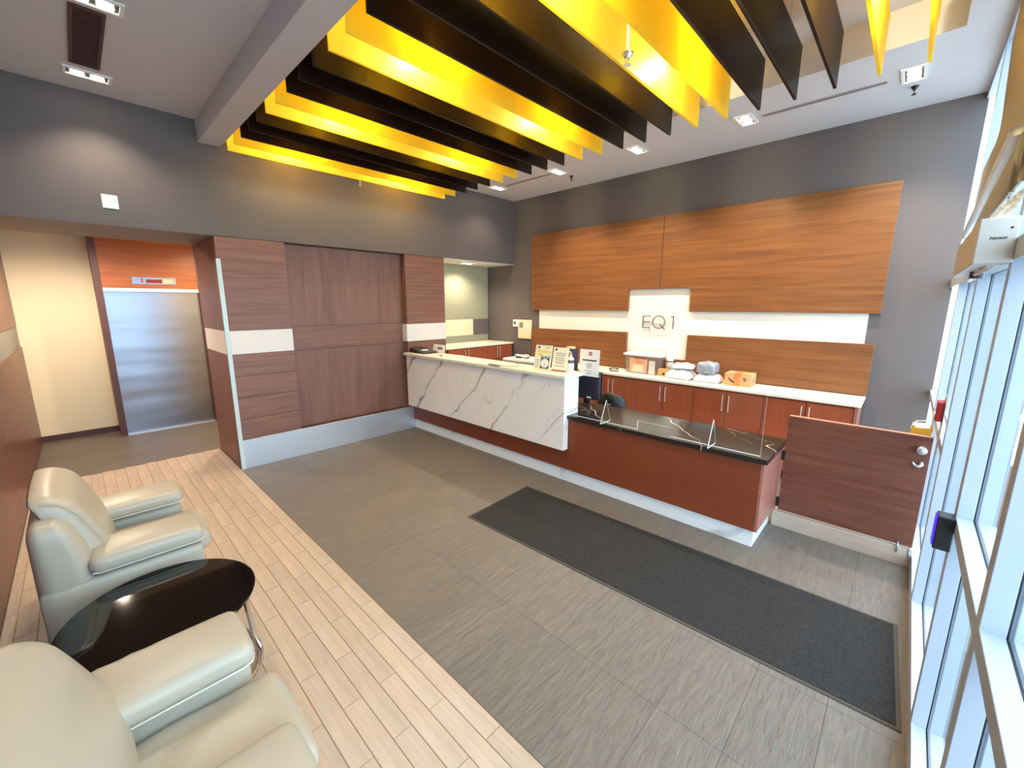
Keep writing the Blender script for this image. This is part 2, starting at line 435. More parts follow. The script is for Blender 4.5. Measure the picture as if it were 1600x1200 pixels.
# ================================================================== SETTING
# ---- floor
fl = struct('floor', box(-8.95, 0.40, YC-0.1, YA+0.1, -0.08, -0.004), 'grout', label='slate tile and pale plank lobby floor', cat='floor')
pb = struct('floor_inlay', box(-6.77, 0.24, YC, 1.17, -0.0041, -0.0028), 'plank_grout', label='pale wood-look plank strip under the armchairs', cat='floor')
PW, PL = 0.0995, 0.62
rows = []
y1 = 1.168; ri = 0
pm = {}
def plank_mesh(L, W):
    k = (round(L, 3), round(W, 3))
    if k not in pm:
        pm[k] = box(-L/2, L/2, -W/2, W/2, -0.003, 0.0005, bev=0.0012).mesh('plank', 'plank')
    return pm[k]
while y1 > YC + 0.03:
    y0 = max(y1-PW, YC)
    xs = -1.79 if ri % 2 == 0 else -1.48
    k0 = math.floor((-6.77-xs)/PL); x = xs + k0*PL
    while x < 0.235:
        a, b_ = max(x, -6.77), min(x+PL, 0.235)
        if b_-a > 0.04:
            g = 0.004
            link('plank', plank_mesh(b_-a-g, y1-y0-g), pb, ((a+b_)/2, (y0+y1)/2, 0))
        x += PL
    y1 = y0; ri += 1
tm = {}
def tile_mesh(L, W, mat):
    k = (round(L, 3), round(W, 3), mat)
    if k not in tm: tm[k] = box(-L/2, L/2, -W/2, W/2, -0.004, 0.0, bev=0.001).mesh('tile', mat)
    return tm[k]
def tiles(xa, xb, ya, yb, x_ref, y_ref, mat, tx=0.31, ty=0.61):
    i = math.floor((xa-x_ref)/tx)
    while x_ref+i*tx < xb:
        a, b_ = max(x_ref+i*tx, xa), min(x_ref+(i+1)*tx, xb)
        off = 0.0
        j = math.floor((ya-y_ref-off)/ty)
        while y_ref+off+j*ty < yb:
            c, d = max(y_ref+off+j*ty, ya), min(y_ref+off+(j+1)*ty, yb)
            if b_-a > 0.03 and d-c > 0.03:
                link('tile', tile_mesh(b_-a-0.0012, d-c-0.0012, mat), fl, ((a+b_)/2, (c+d)/2, 0))
            j += 1
        i += 1
tiles(-5.66, 0.34, 1.17, 4.83, -0.05, 1.17, 'slate')
tiles(-8.9, -6.77, YC, 1.78, -6.77, 1.17, 'slate_dark')

# ---- ceiling with the raised tray over the baffles
c = MB()
c.box(-5.66, 0.40, YC-0.1, 1.345, ZC, ZC+0.36)
c.box(-5.66, 0.40, 4.58, YA+0.1, ZC, ZC+0.36)
c.box(0.02, 0.40, 1.345, 4.58, ZC, ZC+0.36)
c.box(-5.66, 0.02, 1.345, 4.58, 4.16, ZC+0.36)
struct('ceiling', c, 'ceiling', label='white lobby ceiling with raised tray', cat='ceiling')
struct('trim_1', box(-5.65, 0.24, 1.14, 1.345, 3.68, ZC), 'beam', label='boxed white ceiling beam beside the baffles', cat='beam')
struct('ceiling_corridor', box(-9.0, -6.75, YC-0.1, 3.3, 2.98, 3.1), 'ceiling', label='corridor ceiling by the elevator', cat='ceiling')

# ---- wall B : soffit, core and cladding
wl = struct('wall_left', box(-6.75, XB, YC, YA, SOF, ZC), 'wall_grey', label='grey bulkhead above the dark wood wall', cat='wall')
part('soffit_underside', box(-6.75, XB-0.004, YC, 1.18, SOF-0.004, SOF), 'soffit', wl)
part('alcove_ceiling', box(-6.4, XB-0.004, 4.35, YA, SOF-0.006, SOF), 'white_wall', wl)
part('wall_core', box(-6.73, -5.79, 1.20, 4.33, 0, SOF-0.005), 'dark_wood', wl)
part('corridor_wall', box(-6.75, -6.73, 1.20, 3.2, 0, SOF-0.005), 'cream', wl)
def clad(y0, y1, z0, z1, mat, name='wood_panel', x0=-5.79, x1=XB, bev=0.002):
    return part(name, box(x0, x1, y0, y1, z0, z1, bev=bev), mat, wl)
g = 0.0015
clad(1.18, 1.905, 1.69+g, SOF-0.006, 'wood_y')
clad(1.18, 1.905, 1.415, 1.69, 'white', 'white_band')
zb = [0.36, 0.62, 0.885, 1.15, 1.415]
for a, b_ in zip(zb[:-1], zb[1:]):
    clad(1.18, 1.905, a+g, b_-g, 'wood_y', 'wood_board')
clad(1.18, 1.905, 0.0, 0.36, 'dark_wood', 'backing', x1=XB-0.01)
# end face toward the corridor
part('end_panel', box(-6.75, -5.79, 1.18, 1.20, 1.69+g, SOF-0.006, bev=0.002), 'wood_y', wl)
part('white_band', box(-6.75, -5.79, 1.18, 1.20, 1.415, 1.69), 'white', wl)
part('end_panel', box(-6.75, -5.79, 1.18, 1.20, 0.0, 1.415-g, bev=0.002), 'wood_y', wl)
# recessed centre
clad(1.905, 3.606, 1.71+g, SOF-0.006, 'wood_zv', 'recessed_panel', x0=-5.80, x1=-5.775)
clad(1.905, 3.606, 1.40+g, 1.71-g, 'wood_y', 'recessed_panel', x0=-5.80, x1=-5.770)
clad(1.905, 3.606, 0.36, 1.40-g, 'wood_zv', 'recessed_panel', x0=-5.80, x1=-5.775)
clad(1.905, 3.606, 0.0, 0.36, 'dark_wood', 'backing', x0=-5.80, x1=XB-0.01)
# right pier
clad(3.606, 4.35, 1.69+g, SOF-0.006, 'wood_y')
clad(3.585, 4.35, 1.42, 1.69, 'white', 'white_band', x1=XB+0.012)
clad(3.606, 4.35, 0.0, 1.42-g, 'wood_y')
bb = struct('baseboard_left', box(XB-0.01, XB+0.006, 1.18, 3.69, 0.0, 0.362, bev=0.002), 'steel', label='tall brushed steel kick plate along the wood wall', cat='baseboard')
# alcove
part('alcove_side', box(-6.75, -6.4, 4.33, YA, 0, SOF), 'wall_grey', wl)
fg = part('frosted_pane', box(-6.385, -6.37, 4.35, YA-0.02, 1.25, SOF-0.007), 'frost', wl)
part('pane_band', box(-6.369, -6.362, 4.35, 5.60, 1.385, 1.70), 'cream', fg)
part('pane_band', box(-6.369, -6.362, 5.60, YA-0.02, 1.385, 1.70), 'wall_grey', fg)

# ---- wall A
wa = struct('wall_back', box(-6.75, 0.26, YA, YA+0.12, 0, ZC), 'wall_grey', label='grey feature wall behind the reception desk', cat='wall')
part('white_backing', box(-4.98, -0.33, YA-0.02, YA, 0.99, 2.26), 'white_wall', wa)
def sc(p): return (p[0]*0.9917, 2+(p[1]-2)*0.9917)
F0, F1 = 5.98, YA-0.0205
for pts in ([(-5.19, 1.893), (-3.195, 1.893), (-3.195, 2.222), (-2.703, 2.222), (-2.703, 3.24), (-5.19, 3.24)],
            [(-2.697, 2.222), (-2.255, 2.222), (-2.255, 1.897), (-0.231, 1.897), (-0.231, 3.24), (-2.697, 3.24)]):
    part('wood_panel', MB().prism([sc(p) for p in pts], 'y', F0, F1, bev=0.004), 'wood_x', wa)
for pts in ([(-5.15, 0.99), (-3.19, 0.99), (-3.19, 1.565), (-5.15, 1.55)],
            [(-3.188, 0.99), (-2.252, 0.99), (-2.252, 1.20), (-3.188, 1.20)],
            [(-2.25, 0.99), (-0.24, 0.99), (-0.24, 1.566), (-2.25, 1.566)]):
    part('wood_panel', MB().prism([sc(p) for p in pts], 'y', F0, F1, bev=0.003), 'wood_x', wa)

# ---- wall C (behind the armchairs) and the corridor end
wc = struct('wall_front', box(-8.95, 0.40, YC-0.12, YC-0.03, 0, ZC), 'wall_grey', label='wood clad wall behind the armchairs', cat='wall')
xs = [-8.89, -7.2, -5.6, -4.0, -2.4, -0.8, 0.36]
for a, b_ in zip(xs[:-1], xs[1:]):
    top = 2.70
    part('wood_panel', box(a+g, b_-g, YC-0.03, YC-0.008, 1.70, top, bev=0.002), 'wood_gate', wc)
    part('wood_panel', box(a+g, b_-g, YC-0.03, YC, 0.02, 1.41, bev=0.002), 'wood_gate', wc)
part('tan_band', box(-8.89, 0.36, YC-0.03, YC-0.014, 1.41, 1.70), 'beige', wc)
ce = struct('wall_corridor', box(-9.05, -8.90, YC-0.1, 0.27, 0, 2.98), 'cream', label='cream painted wall beside the elevator', cat='wall')
struct('baseboard_corridor', box(-8.90, -8.885, YC, 0.25, 0, 0.09), 'dark_wood', label='dark baseboard under the cream wall', cat='baseboard')
struct('wall_corridor_end', box(-9.05, -6.75, 3.2, 3.3, 0, 2.98), 'cream', label='far corridor end wall', cat='wall')
struct('wall_elevator', box(-9.05, -8.47, 1.505, 3.2, 0, 2.98), 'cream', label='wall right of the elevator', cat='wall')
# elevator
el = thing('elevator', 'steel elevator door under an orange wood header', 'elevator', (-8.6, 0.9, 0))
part('jamb', box(-8.90, -8.45, 0.25, 0.325, 0, 2.97), 'dark_wood', el)
part('jamb', box(-8.60, -8.45, 1.46, 1.50, 0, 2.97), 'dark_wood', el)
part('header', box(-8.62, -8.455, 0.325, 1.46, 2.235, 2.97), 'header', el)
part('header_trim', box(-8.60, -8.44, 0.325, 1.46, 2.18, 2.235, bev=0.004), 'steel', el)
part('door_panel', box(-8.55, -8.52, 0.325, 1.46, 0.012, 2.18), 'steel_dark', el)
part('sill', box(-8.60, -8.45, 0.325, 1.46, 0.0, 0.01), 'steel', el)
ind = thing('elevator_indicator', 'small elevator floor indicator plate with red display', 'indicator', (-8.455, 0.92, 2.35))
part('plate', box(-8.455, -8.447, 0.655, 1.185, 2.295, 2.405, bev=0.003), 'steel_dark', ind)
part('display', box(-8.447, -8.444, 0.82, 1.01, 2.318, 2.372), 'display', ind)
part('sticker', box(-8.447, -8.445, 1.02, 1.145, 2.318, 2.376), 'orange_paper', ind)
part('arrow_light', box(-8.447, -8.445, 0.765, 0.785, 2.318, 2.385), 'alarm_red', ind)

# ---- glazed entrance wall  (frame 0.243..0.352, glass at 0.298)
wn = struct('window_1', box(0.243, 0.352, YC, YA, ZC-0.06, ZC), 'alum', label='tall aluminium framed entrance glazing', cat='window')
A0, A1, B0, B1 = 0.243, 0.292, 0.304, 0.352
def mull(y0, y1, z0, z1, name='mullion'):
    o = part(name, box(A0, A1, y0, y1, z0, z1, bev=0.0015), 'alum', wn)
    part('outer_half', box(B0, B1, y0, y1, z0, z1, bev=0.0015), 'alum', o)
    part('gasket', box(A1, B0, y0+0.008, y1-0.008, z0, z1), 'gasket', o)
posts = [(-0.30, -0.24), (0.72, 0.78), (1.60, 1.66), (2.44, 2.50), (3.56, 3.63), (4.88, 4.94)]
for a, b_ in posts: mull(a, b_, 0.0, ZC-0.06)
spans = [(YC, -0.30), (-0.24, 0.72), (0.78, 1.60), (1.66, 2.44), (2.50, 3.56), (3.63, 4.88), (4.94, YA)]
for i, (a, b_) in enumerate(spans):
    mull(a, b_, 0.0, 0.10, 'bottom_rail')
    if i not in (4,): mull(a, b_, 1.07, 1.13, 'mid_rail')
    mull(a, b_, 2.16, 2.24, 'head_rail')
    gm = 'glass'
    part('pane', box(0.2945, 0.3015, a, b_, 0.10, 2.16), gm, wn)
    part('pane', box(0.2945, 0.3015, a, b_, 2.24, ZC-0.06), gm, wn)
# hinge side seal strip of the entrance door
part('seal_strip', MB().tube([(0.365, 3.55, 0.03), (0.365, 3.55, 2.15)], 0.008, 8), 'chrome', wn)
# outside ground
struct('planting_strip', box(0.40, 1.5, -2, 8, -0.10, -0.015), 'brick', label='brown mulch strip outside the glazing', cat='ground')
struct('pavement', box(1.5, 14.0, -9, 16, -0.12, -0.02), 'concrete', label='pale pavement outside the glazing', cat='pavement')

# ================================================================== CEILING THINGS
ORD = ['first', 'second', 'third', 'fourth', 'fifth', 'sixth', 'seventh', 'eighth', 'ninth', 'tenth', 'eleventh', 'twelfth']
pat = 'YYDDDYYDDDYYDDDYYDDDYY'
SX0, SXD = -5.492, (5.492-0.131)/21
ym = box(-0.010, 0.010, 1.375, 4.28, 3.62, 4.0, bev=0.001)
bmesh.ops.translate(ym.bm, verts=ym.bm.verts, vec=(0, -2.86, -3.81)); my = ym.mesh('ceiling_baffle', 'yellow')
dm = box(-0.010, 0.010, 1.375, 4.28, 3.62, 4.0, bev=0.001)
bmesh.ops.translate(dm.bm, verts=dm.bm.verts, vec=(0, -2.86, -3.81)); md = dm.mesh('ceiling_baffle', 'smoke')
rodm = MB().tube([(0, 0, 0.19), (0, 0, 0.35)], 0.004, 6).mesh('hanger', 'chrome')
cnt = {'Y': 0, 'D': 0}
for i, k in enumerate(pat):
    o = link('ceiling_baffle', my if k == 'Y' else md, None, (SX0+i*SXD, 2.86, 3.81))
    nth = ORD[cnt[k]]; cnt[k] += 1
    if k == 'Y': tag(o, f'yellow acrylic ceiling baffle, {nth} yellow one out from the dark wood wall', 'baffle', 'yellow ceiling baffles')
    else: tag(o, f'smoked dark acrylic ceiling baffle, {nth} dark one out from the dark wood wall', 'baffle', 'dark ceiling baffles')
    for yy in (-1.0, 1.0): link('hanger', rodm, o, (0, yy, 0))

# lamps above the baffles (fixed to the tray)
pk = MB().lathe([(0.03, 0.0), (0.03, -0.012), (0.007, -0.014), (0.007, -0.235), (0.035, -0.245), (0.035, -0.262)], (0, 0, 0), 16).mesh('puck_body', 'white_plastic')
pkl = MB().lathe([(0.03, -0.2621), (0.026, -0.275)], (0, 0, 0), 16).mesh('lens', 'lamp_soft')
PAIR = ['first', 'second', 'third', 'fourth', 'fifth']
n = 0
for gi in (0.5, 5.5, 10.5, 15.5, 20.5):
    for yy in (2.03, 3.48):
        gx = SX0 + gi*SXD
        o = thing('puck_light', f'small lamp above the {PAIR[n//2]} yellow baffle pair, ' + ('beam end' if yy < 3 else 'reception wall end'), 'lamp', (gx, yy, 4.16), 'tray lamps above the baffles')
        link('housing', pk, o); link('lens', pkl, o)
        point('puck_lamp', o, (0, 0, -0.32), PUCK_W, (1.0, 0.86, 0.50), 0.05); n += 1
# recessed two-lamp downlights
def frame_ring(x0, x1, y0, y1, z0, z1, t):
    m = MB(); m.box(x0, x1, y0, y0+t, z0, z1); m.box(x0, x1, y1-t, y1, z0, z1); m.box(x0, x0+t, y0+t, y1-t, z0, z1); m.box(x1-t, x1, y0+t, y1-t, z0, z1); return m
dl_trim = frame_ring(-0.08, 0.08, -0.15, 0.15, -0.012, 0.0, 0.022).mesh('trim_ring', 'white_plastic')
dl_can = MB().box(-0.058, 0.058, -0.128, 0.128, -0.003, -0.0005).mesh('reflector', 'black')
dl_lamp = MB().lathe([(0.028, -0.003), (0.044, -0.012), (0.044, -0.016)], (0, 0, 0), 16).mesh('lamp', 'lamp')
def downlight(x, y, z, label, group, watts, angle=118):
    o = thing('downlight', label, 'downlight', (x, y, z), group)
    link('trim_ring', dl_trim, o); link('reflector', dl_can, o)
    for d in (-0.06, 0.06): link('lamp', dl_lamp, o, (0, d, 0))
    spot('downlight_beam', o, (0, 0, -0.05), watts, angle, 0.8)
    return o
near = ['nearest the dark wood wall', 'second from the dark wood wall', 'third from the dark wood wall', 'fourth from the dark wood wall', 'closest to the glazing']
for i, x in enumerate((-5.20, -3.966, -2.73, -1.505, -0.24)):
    downlight(x, 5.17, ZC, f'recessed ceiling downlight over the reception wall, {near[i]}', 'downlights over the reception wall', DOWN_W*(0.2 if i == 0 else 1.0))
for i, x in enumerate((-5.24, -3.99)):
    downlight(x, 0.34, ZC, ['recessed downlight nearest the grey bulkhead, beyond the ceiling grille', 'recessed downlight on the near side of the ceiling grille',
                            'recessed downlight over the round table', 'recessed downlight over the nearer armchair'][i], 'downlights over the seating', DOWN_W*(0.4 if i == 0 else 0.7))
for x, y in ((-7.4, -0.05), (-7.5, 1.6)):
    downlight(x, y, 2.98, 'recessed corridor downlight ' + ('facing the cream wall' if y < 1 else 'in front of the elevator'), 'corridor downlights', CORR_W*(1.3 if y < 1 else 0.9), 172)
dd = downlight(-6.0, 5.15, SOF-0.006, 'recessed downlight in the white alcove ceiling', 'alcove downlight', 26, 150)

# ceiling grille
gr = thing('ceiling_grille', 'dark slotted return air grille in the seating ceiling', 'vent', (-4.6, 0.32, ZC))
part('frame', frame_ring(-5.06, -4.12, 0.23, 0.41, ZC-0.012, ZC, 0.02), 'dark_wood', gr)
part('dark_back', box(-5.04, -4.14, 0.25, 0.39, ZC-0.004, ZC-0.001), 'black', gr)
lm = box(-0.004, 0.004, -0.07, 0.07, -0.01, -0.004).mesh('louvre', 'dark_wood')
for i in range(34): link('louvre', lm, gr, (-0.435+i*0.0264, 0, 0))
# slot diffusers
for (x0, x1, lab) in ((-5.03, -4.10, 'slim slot diffuser between the two downlights nearest the wood wall'), (-1.36, -0.40, 'slim slot diffuser beside the downlight closest to the glazing')):
    o = thing('slot_diffuser', lab, 'vent', ((x0+x1)/2, 5.18, ZC), 'ceiling slot diffusers')
    part('frame', frame_ring(x0, x1, 5.145, 5.215, ZC-0.006, ZC, 0.008), 'beam', o)
    part('slot', box(x0+0.01, x1-0.01, 5.153, 5.207, ZC-0.0075, ZC-0.001), 'soffit', o)
# sprinklers
def sprinkler(x, y, z, label, big=1.0, drop=0.0, mat='chrome'):
    o = thing('sprinkler', label, 'sprinkler', (x, y, z), 'fire sprinklers')
    if drop: link('drop_pipe', MB().tube([(0, 0, 0), (0, 0, -drop)], 0.014, 10).mesh('drop_pipe', 'yellow' if False else 'beam'), o)
    link('escutcheon', MB().lathe([(0.035*big, -drop), (0.03*big, -drop-0.008), (0.014*big, -drop-0.03)], (0, 0, 0), 14).mesh('escutcheon', mat), o)
    link('frame', MB().tube([(0, 0.0, -drop-0.02), (0, 0.014*big, -drop-0.035), (0, 0.014*big, -drop-0.05), (0, 0, -drop-0.065)], 0.004, 6).tube([(0, -0.0, -drop-0.02), (0, -0.014*big, -drop-0.035), (0, -0.014*big, -drop-0.05), (0, 0, -drop-0.065)], 0.004, 6).mesh('frame', mat), o)
    link('deflector', MB().lathe([(0.02*big, -drop-0.064), (0.022*big, -drop-0.068)], (0, 0, 0), 12).mesh('deflector', mat), o)
sprinkler(-1.60, 2.83, 4.16, 'sprinkler hanging low between two yellow baffles', 1.2, 0.50)
sprinkler(-5.585, 2.92, 4.16, 'sprinkler hanging between the bulkhead and the first yellow baffle', 1.0, 0.53)
sprinkler(-3.95, 5.49, ZC, 'small dark sprinkler in the white ceiling near the second downlight', 0.85, 0, 'black')
sprinkler(-0.235, 5.46, ZC, 'small dark sprinkler in the ceiling beside the downlight closest to the glazing', 0.85, 0, 'black')

# ================================================================== WALL THINGS
wp = thing('wall_plate', 'blank square white cover plate on the grey bulkhead', 'wall plate', (XB, 0.376, 2.962))
part('plate', box(XB, XB+0.008, 0.318, 0.434, 2.90, 3.025, bev=0.003), 'white_plastic', wp)
part('screw', MB().lathe([(0.005, XB+0.008), (0.005, XB+0.0095)], (0, 0.376, 2.962), 8, 'x'), 'chrome', wp)
part('screw', MB().lathe([(0.005, XB+0.008), (0.005, XB+0.0095)], (0, 0.376, 3.01), 8, 'x'), 'chrome', wp)
th = thing('thermostat', 'small white wall thermostat with dark round dial', 'thermostat', (-5.58, YA, 1.63))
part('body', box(-5.655, -5.515, YA-0.025, YA, 1.56, 1.70, bev=0.006), 'white_plastic', th)
part('dial', MB().lathe([(0.028, YA-0.026), (0.026, YA-0.03)], (-5.60, 0, 1.635), 16, 'y'), 'navy', th)
ip = thing('intercom_panel', 'beige wall panel with two slim key slots beside the thermostat', 'panel', (-5.34, YA, 1.52))
part('body', box(-5.51, -5.17, YA-0.03, YA, 1.34, 1.70, bev=0.004), 'cream', ip)
for dx in (0.16, 0.24): part('slot', box(-5.51+dx, -5.51+dx+0.03, YA-0.034, YA-0.03, 1.53, 1.655), 'white_plastic', ip)
part('speaker_grille', box(-5.47, -5.38, YA-0.033, YA-0.03, 1.55, 1.65), 'soffit', ip)

# EQ 1 lettering on stand-offs
eq = thing('sign_lettering', 'thin metal EQ 1 letters standing off the white wall', 'sign', (-2.68, YA-0.02, 1.73))
LH = 0.185   # capital height
def stroke_letter(name, strokes, x, w=0.014):
    m = MB()
    for a, b_ in strokes:
        a = Vector((x+a[0], 0, 1.645+a[1])); b2 = Vector((x+b_[0], 0, 1.645+b_[1])); d = (b2-a).normalized(); nn = Vector((-d.z, 0, d.x))*w/2
        pts = [(p.x, p.z) for p in (a-nn, b2-nn, b2+nn, a+nn)]
        m.prism(pts, 'y', YA-0.075, YA-0.06)
    return m
part('letter', stroke_letter('letter', [((0, 0), (0, LH)), ((0, LH-0.009), (0.115, LH-0.009)), ((0, LH/2), (0.105, LH/2)), ((0, 0.009), (0.115, 0.009))], -2.905), 'letter', eq)
q = stroke_letter('letter', [((0.115, 0.06), (0.195, -0.012))], -2.76)
N = 28; ro, ri_ = 0.098, 0.084
for k in range(N):
    a0, a1 = 2*math.pi*k/N, 2*math.pi*(k+1)/N
    cx, cz = -2.66, 1.645+LH/2
    q.prism([(cx+ro*math.cos(a0), cz+ro*math.sin(a0)), (cx+ro*math.cos(a1), cz+ro*math.sin(a1)), (cx+ri_*math.cos(a1), cz+ri_*math.sin(a1)), (cx+ri_*math.cos(a0), cz+ri_*math.sin(a0))], 'y', YA-0.075, YA-0.06)
part('letter', q, 'letter', eq)
part('letter', stroke_letter('letter', [((0.03, 0), (0.03, LH)), ((-0.01, LH-0.009), (0.03, LH-0.009))], -2.475), 'letter', eq)
for (x, z) in ((-2.905, 1.73), (-2.66, 1.82), (-2.66, 1.65), (-2.445, 1.73)):
    part('stand_off', MB().tube([(x, YA-0.061, z), (x, YA-0.02, z)], 0.005, 6), 'letter', eq)

# clear corner guard
single('corner_guard', MB().prism([(-5.66, 1.172), (-5.638, 1.172), (-5.638, 1.215), (-5.649, 1.215), (-5.649, 1.1795), (-5.66, 1.1795)], 'z', 0.0, 2.50), 'guard',
       'pale strip guarding the corner of the dark wood wall', 'corner guard', (-5.65, 1.19, 0))

# ================================================================== RECEPTION DESK
dk = thing('reception_desk', 'long reception desk with white marble front and lower black topped wing', 'desk', (-3.2, 3.95, 0))
part('plinth', box(-5.64, -0.71, 3.68, 4.26, 0, 0.155), 'plinth', dk)
part('base_panel', box(-5.64, -0.70, 3.65, 3.69, 0.155, 0.757, bev=0.001), 'cherry', dk)
part('end_panel', box(-0.70, -0.68, 3.65, 4.30, 0.155, 0.757, bev=0.001), 'cherry_end', dk)
part('back_panel', box(-5.64, -0.70, 4.24, 4.26, 0.155, 0.74), 'cherry', dk)
part('marble_front', box(-5.64, -2.57, 3.555, 3.64, 0.402, 1.215, bev=0.002), 'marble', dk)
part('marble_end', box(-2.62, -2.57, 3.641, 3.82, 0.757, 1.215, bev=0.002), 'marble', dk)
part('high_counter', box(-5.645, -2.535, 3.505, 3.90, 1.215, 1.25, bev=0.003), 'counter', dk)
part('low_counter', box(-2.57, -0.655, 3.61, 4.33, 0.757, 0.797, bev=0.002), 'black_marble', dk)
part('low_counter', box(-3.1, -2.571, 3.825, 4.33, 0.757, 0.797, bev=0.002), 'black_marble', dk)
part('work_surface', box(-5.64, -3.102, 3.65, 4.40, 0.757, 0.79), 'counter', dk)

# acrylic screen on the low counter (document slot in the middle)
sg = thing('acrylic_screen', 'clear acrylic counter screen with document slot on two feet', 'screen', (-1.61, 3.672, 0.797))
part('pane', MB().prism([(-2.50, 0.80), (-1.775, 0.80), (-1.775, 0.885), (-1.45, 0.885), (-1.45, 0.80), (-0.72, 0.80), (-0.72, 1.30), (-2.50, 1.30)], 'y', 3.669, 3.675), 'acryl', sg)
e = MB()
for a, b_ in (((-2.50, 0.799), (-1.775, 0.799)), ((-1.45, 0.799), (-0.72, 0.799)), ((-1.775, 0.80), (-1.775, 0.885))):
    e.tube([(a[0], 3.672, a[1]), (b_[0], 3.672, b_[1])], 0.0034, 6)
part('polished_edge', e, 'acryl_edge', sg)
e2 = MB().tube([(-0.72, 3.672, 0.80), (-0.72, 3.672, 1.30)], 0.0006, 5).tube([(-1.775, 3.672, 0.885), (-1.45, 3.672, 0.885)], 0.001, 5)
part('side_edge', e2, 'acryl_edge', sg)
for fx, h in ((-2.127, 1.03), (-1.09, 1.03)):
    part('foot', MB().prism([(3.575, 0.798), (3.765, 0.798), (3.677, h), (3.667, h)], 'x', fx-0.003, fx+0.003), 'acryl', sg)
    part('foot_edge', MB().tube([(fx, 3.575, 0.799), (fx, 3.765, 0.799)], 0.0034, 6).tube([(fx, 3.575, 0.799), (fx, 3.668, h)], 0.0034, 6).tube([(fx, 3.676, h), (fx, 3.765, 0.799)], 0.0014, 6), 'acryl_edge', sg)

# ---- swing gate and its step
struct('trim_2', box(-0.68, 0.243, 4.215, 4.32, 0, 0.145, bev=0.002), 'plank', label='pale step under the swing gate', cat='step')
part('hinge_stile', box(-0.679, -0.668, 4.215, 4.30, 0.15, 0.757), 'cherry_end', dk)
gt = thing('swing_gate', 'dark wood half-height gate at the end of the desk', 'gate', (-0.2, 4.24, 0.15))
part('panel', box(-0.645, 0.236, 4.22, 4.26, 0.165, 1.04, bev=0.001), 'wood_gate', gt)
part('edge_band', box(-0.645, 0.236, 4.219, 4.261, 1.04, 1.045), 'wood_edge', gt)
kb = part('knob', MB().lathe([(0.026, 4.222), (0.026, 4.212), (0.013, 4.205), (0.013, 4.19), (0.026, 4.18), (0.03, 4.168), (0.024, 4.158)], (0.186, 0, 0.945), 20, 'y'), 'steel', gt, smooth=True)
part('crescent_pull', MB().tube([(0.15, 4.212, 0.84), (0.165, 4.206, 0.818), (0.186, 4.206, 0.815), (0.2, 4.206, 0.832), (0.196, 4.212, 0.852)], [0.005, 0.01, 0.013, 0.013, 0.009], 8), 'steel', gt, smooth=True)
for z in (0.68, 0.24): part('hinge', box(-0.665, -0.64, 4.212, 4.222, z-0.045, z+0.045, bev=0.002), 'black', gt)
part('drop_bolt', MB().tube([(0.155, 4.212, 0.19), (0.155, 4.212, 0.10)], 0.008, 8), 'chrome', gt)
part('drop_bolt', MB().tube([(0.225, 4.212, 0.17), (0.225, 4.212, 0.06)], 0.007, 8), 'chrome', gt)

# ================================================================== BACK CREDENZA
wt = single('worktop', box(-5.20, -0.243, 5.44, YA-0.022, 0.958, 0.99, bev=0.002), 'counter', 'long cream worktop along the feature wall', 'worktop', (-2.7, 5.7, 0.958))
CX = [-5.10, -4.30, -3.50, -2.70, -1.905, -1.11, -0.29]
def cabinet(x0, x1, label, yf=5.47, z1=0.956, mat='cherry_v'):
    o = thing('base_cabinet', label, 'cabinet', ((x0+x1)/2, (yf+YA)/2, 0), 'cabinets under the long worktop')
    part('body', box(x0+0.001, x1-0.001, yf+0.022, YA-0.03, 0.09, z1), mat, o)
    part('toe_kick', box(x0+0.001, x1-0.001, yf+0.07, YA-0.03, 0.0, 0.09), 'dark_wood', o)
    xm = (x0+x1)/2
    for a, b_, hx in ((x0, xm, xm-0.036), (xm, x1, xm+0.036)):
        d = part('door', box(a+0.003, b_-0.003, yf, yf+0.021, 0.095, z1-0.022, bev=0.002), mat, o)
        part('handle', MB().tube([(hx, yf, 0.885), (hx, yf-0.028, 0.885), (hx, yf-0.028, 0.695), (hx, yf, 0.695)], 0.0065, 8), 'nickel', d)
    return o
labs = ['red-brown base cabinet under the thermostat end of the worktop', 'red-brown base cabinet behind the tall marble desk', 'red-brown base cabinet left of the storage bin',
        'red-brown base cabinet under the storage bin', 'red-brown base cabinet under the white parcels and cardboard box', 'red-brown base cabinet behind the swing gate']
for i in range(6): cabinet(CX[i], CX[i+1], labs[i])
part('end_filler', box(-0.289, -0.262, 5.46, YA-0.03, 0.0, 0.956), 'cherry_end', bpy.data.objects[[o.name for o in bpy.data.objects if o.name.startswith('base_cabinet')][-1]])

# alcove counter and cabinets
single('worktop', box(-6.365, -5.655, 4.352, YA-0.002, 1.222, 1.25, bev=0.002), 'counter', 'short cream counter in the alcove under frosted glass', 'worktop', (-6.0, 5.2, 1.222))
for (y0, y1, lab) in ((4.42, 5.22, 'tall cabinet under the alcove counter next to the dark wood pier'), (5.22, 6.02, 'tall cabinet under the alcove counter next to the feature wall')):
    o = thing('alcove_cabinet', lab, 'cabinet', (-6.0, (y0+y1)/2, 0), 'alcove cabinets')
    part('body', box(-6.36, -5.69, y0+0.001, y1-0.001, 0, 1.22), 'cherry_v', o)
    ymid = (y0+y1)/2
    for a, b_, hy in ((y0, ymid, ymid-0.035), (ymid, y1, ymid+0.035)):
        d = part('door', box(-5.689, -5.67, a+0.003, b_-0.003, 0.05, 1.205, bev=0.002), 'cherry_v', o)
        part('handle', MB().tube([(-5.67, hy, 1.19), (-5.645, hy, 1.19), (-5.645, hy, 1.0), (-5.67, hy, 1.0)], 0.0065, 8), 'nickel', d)

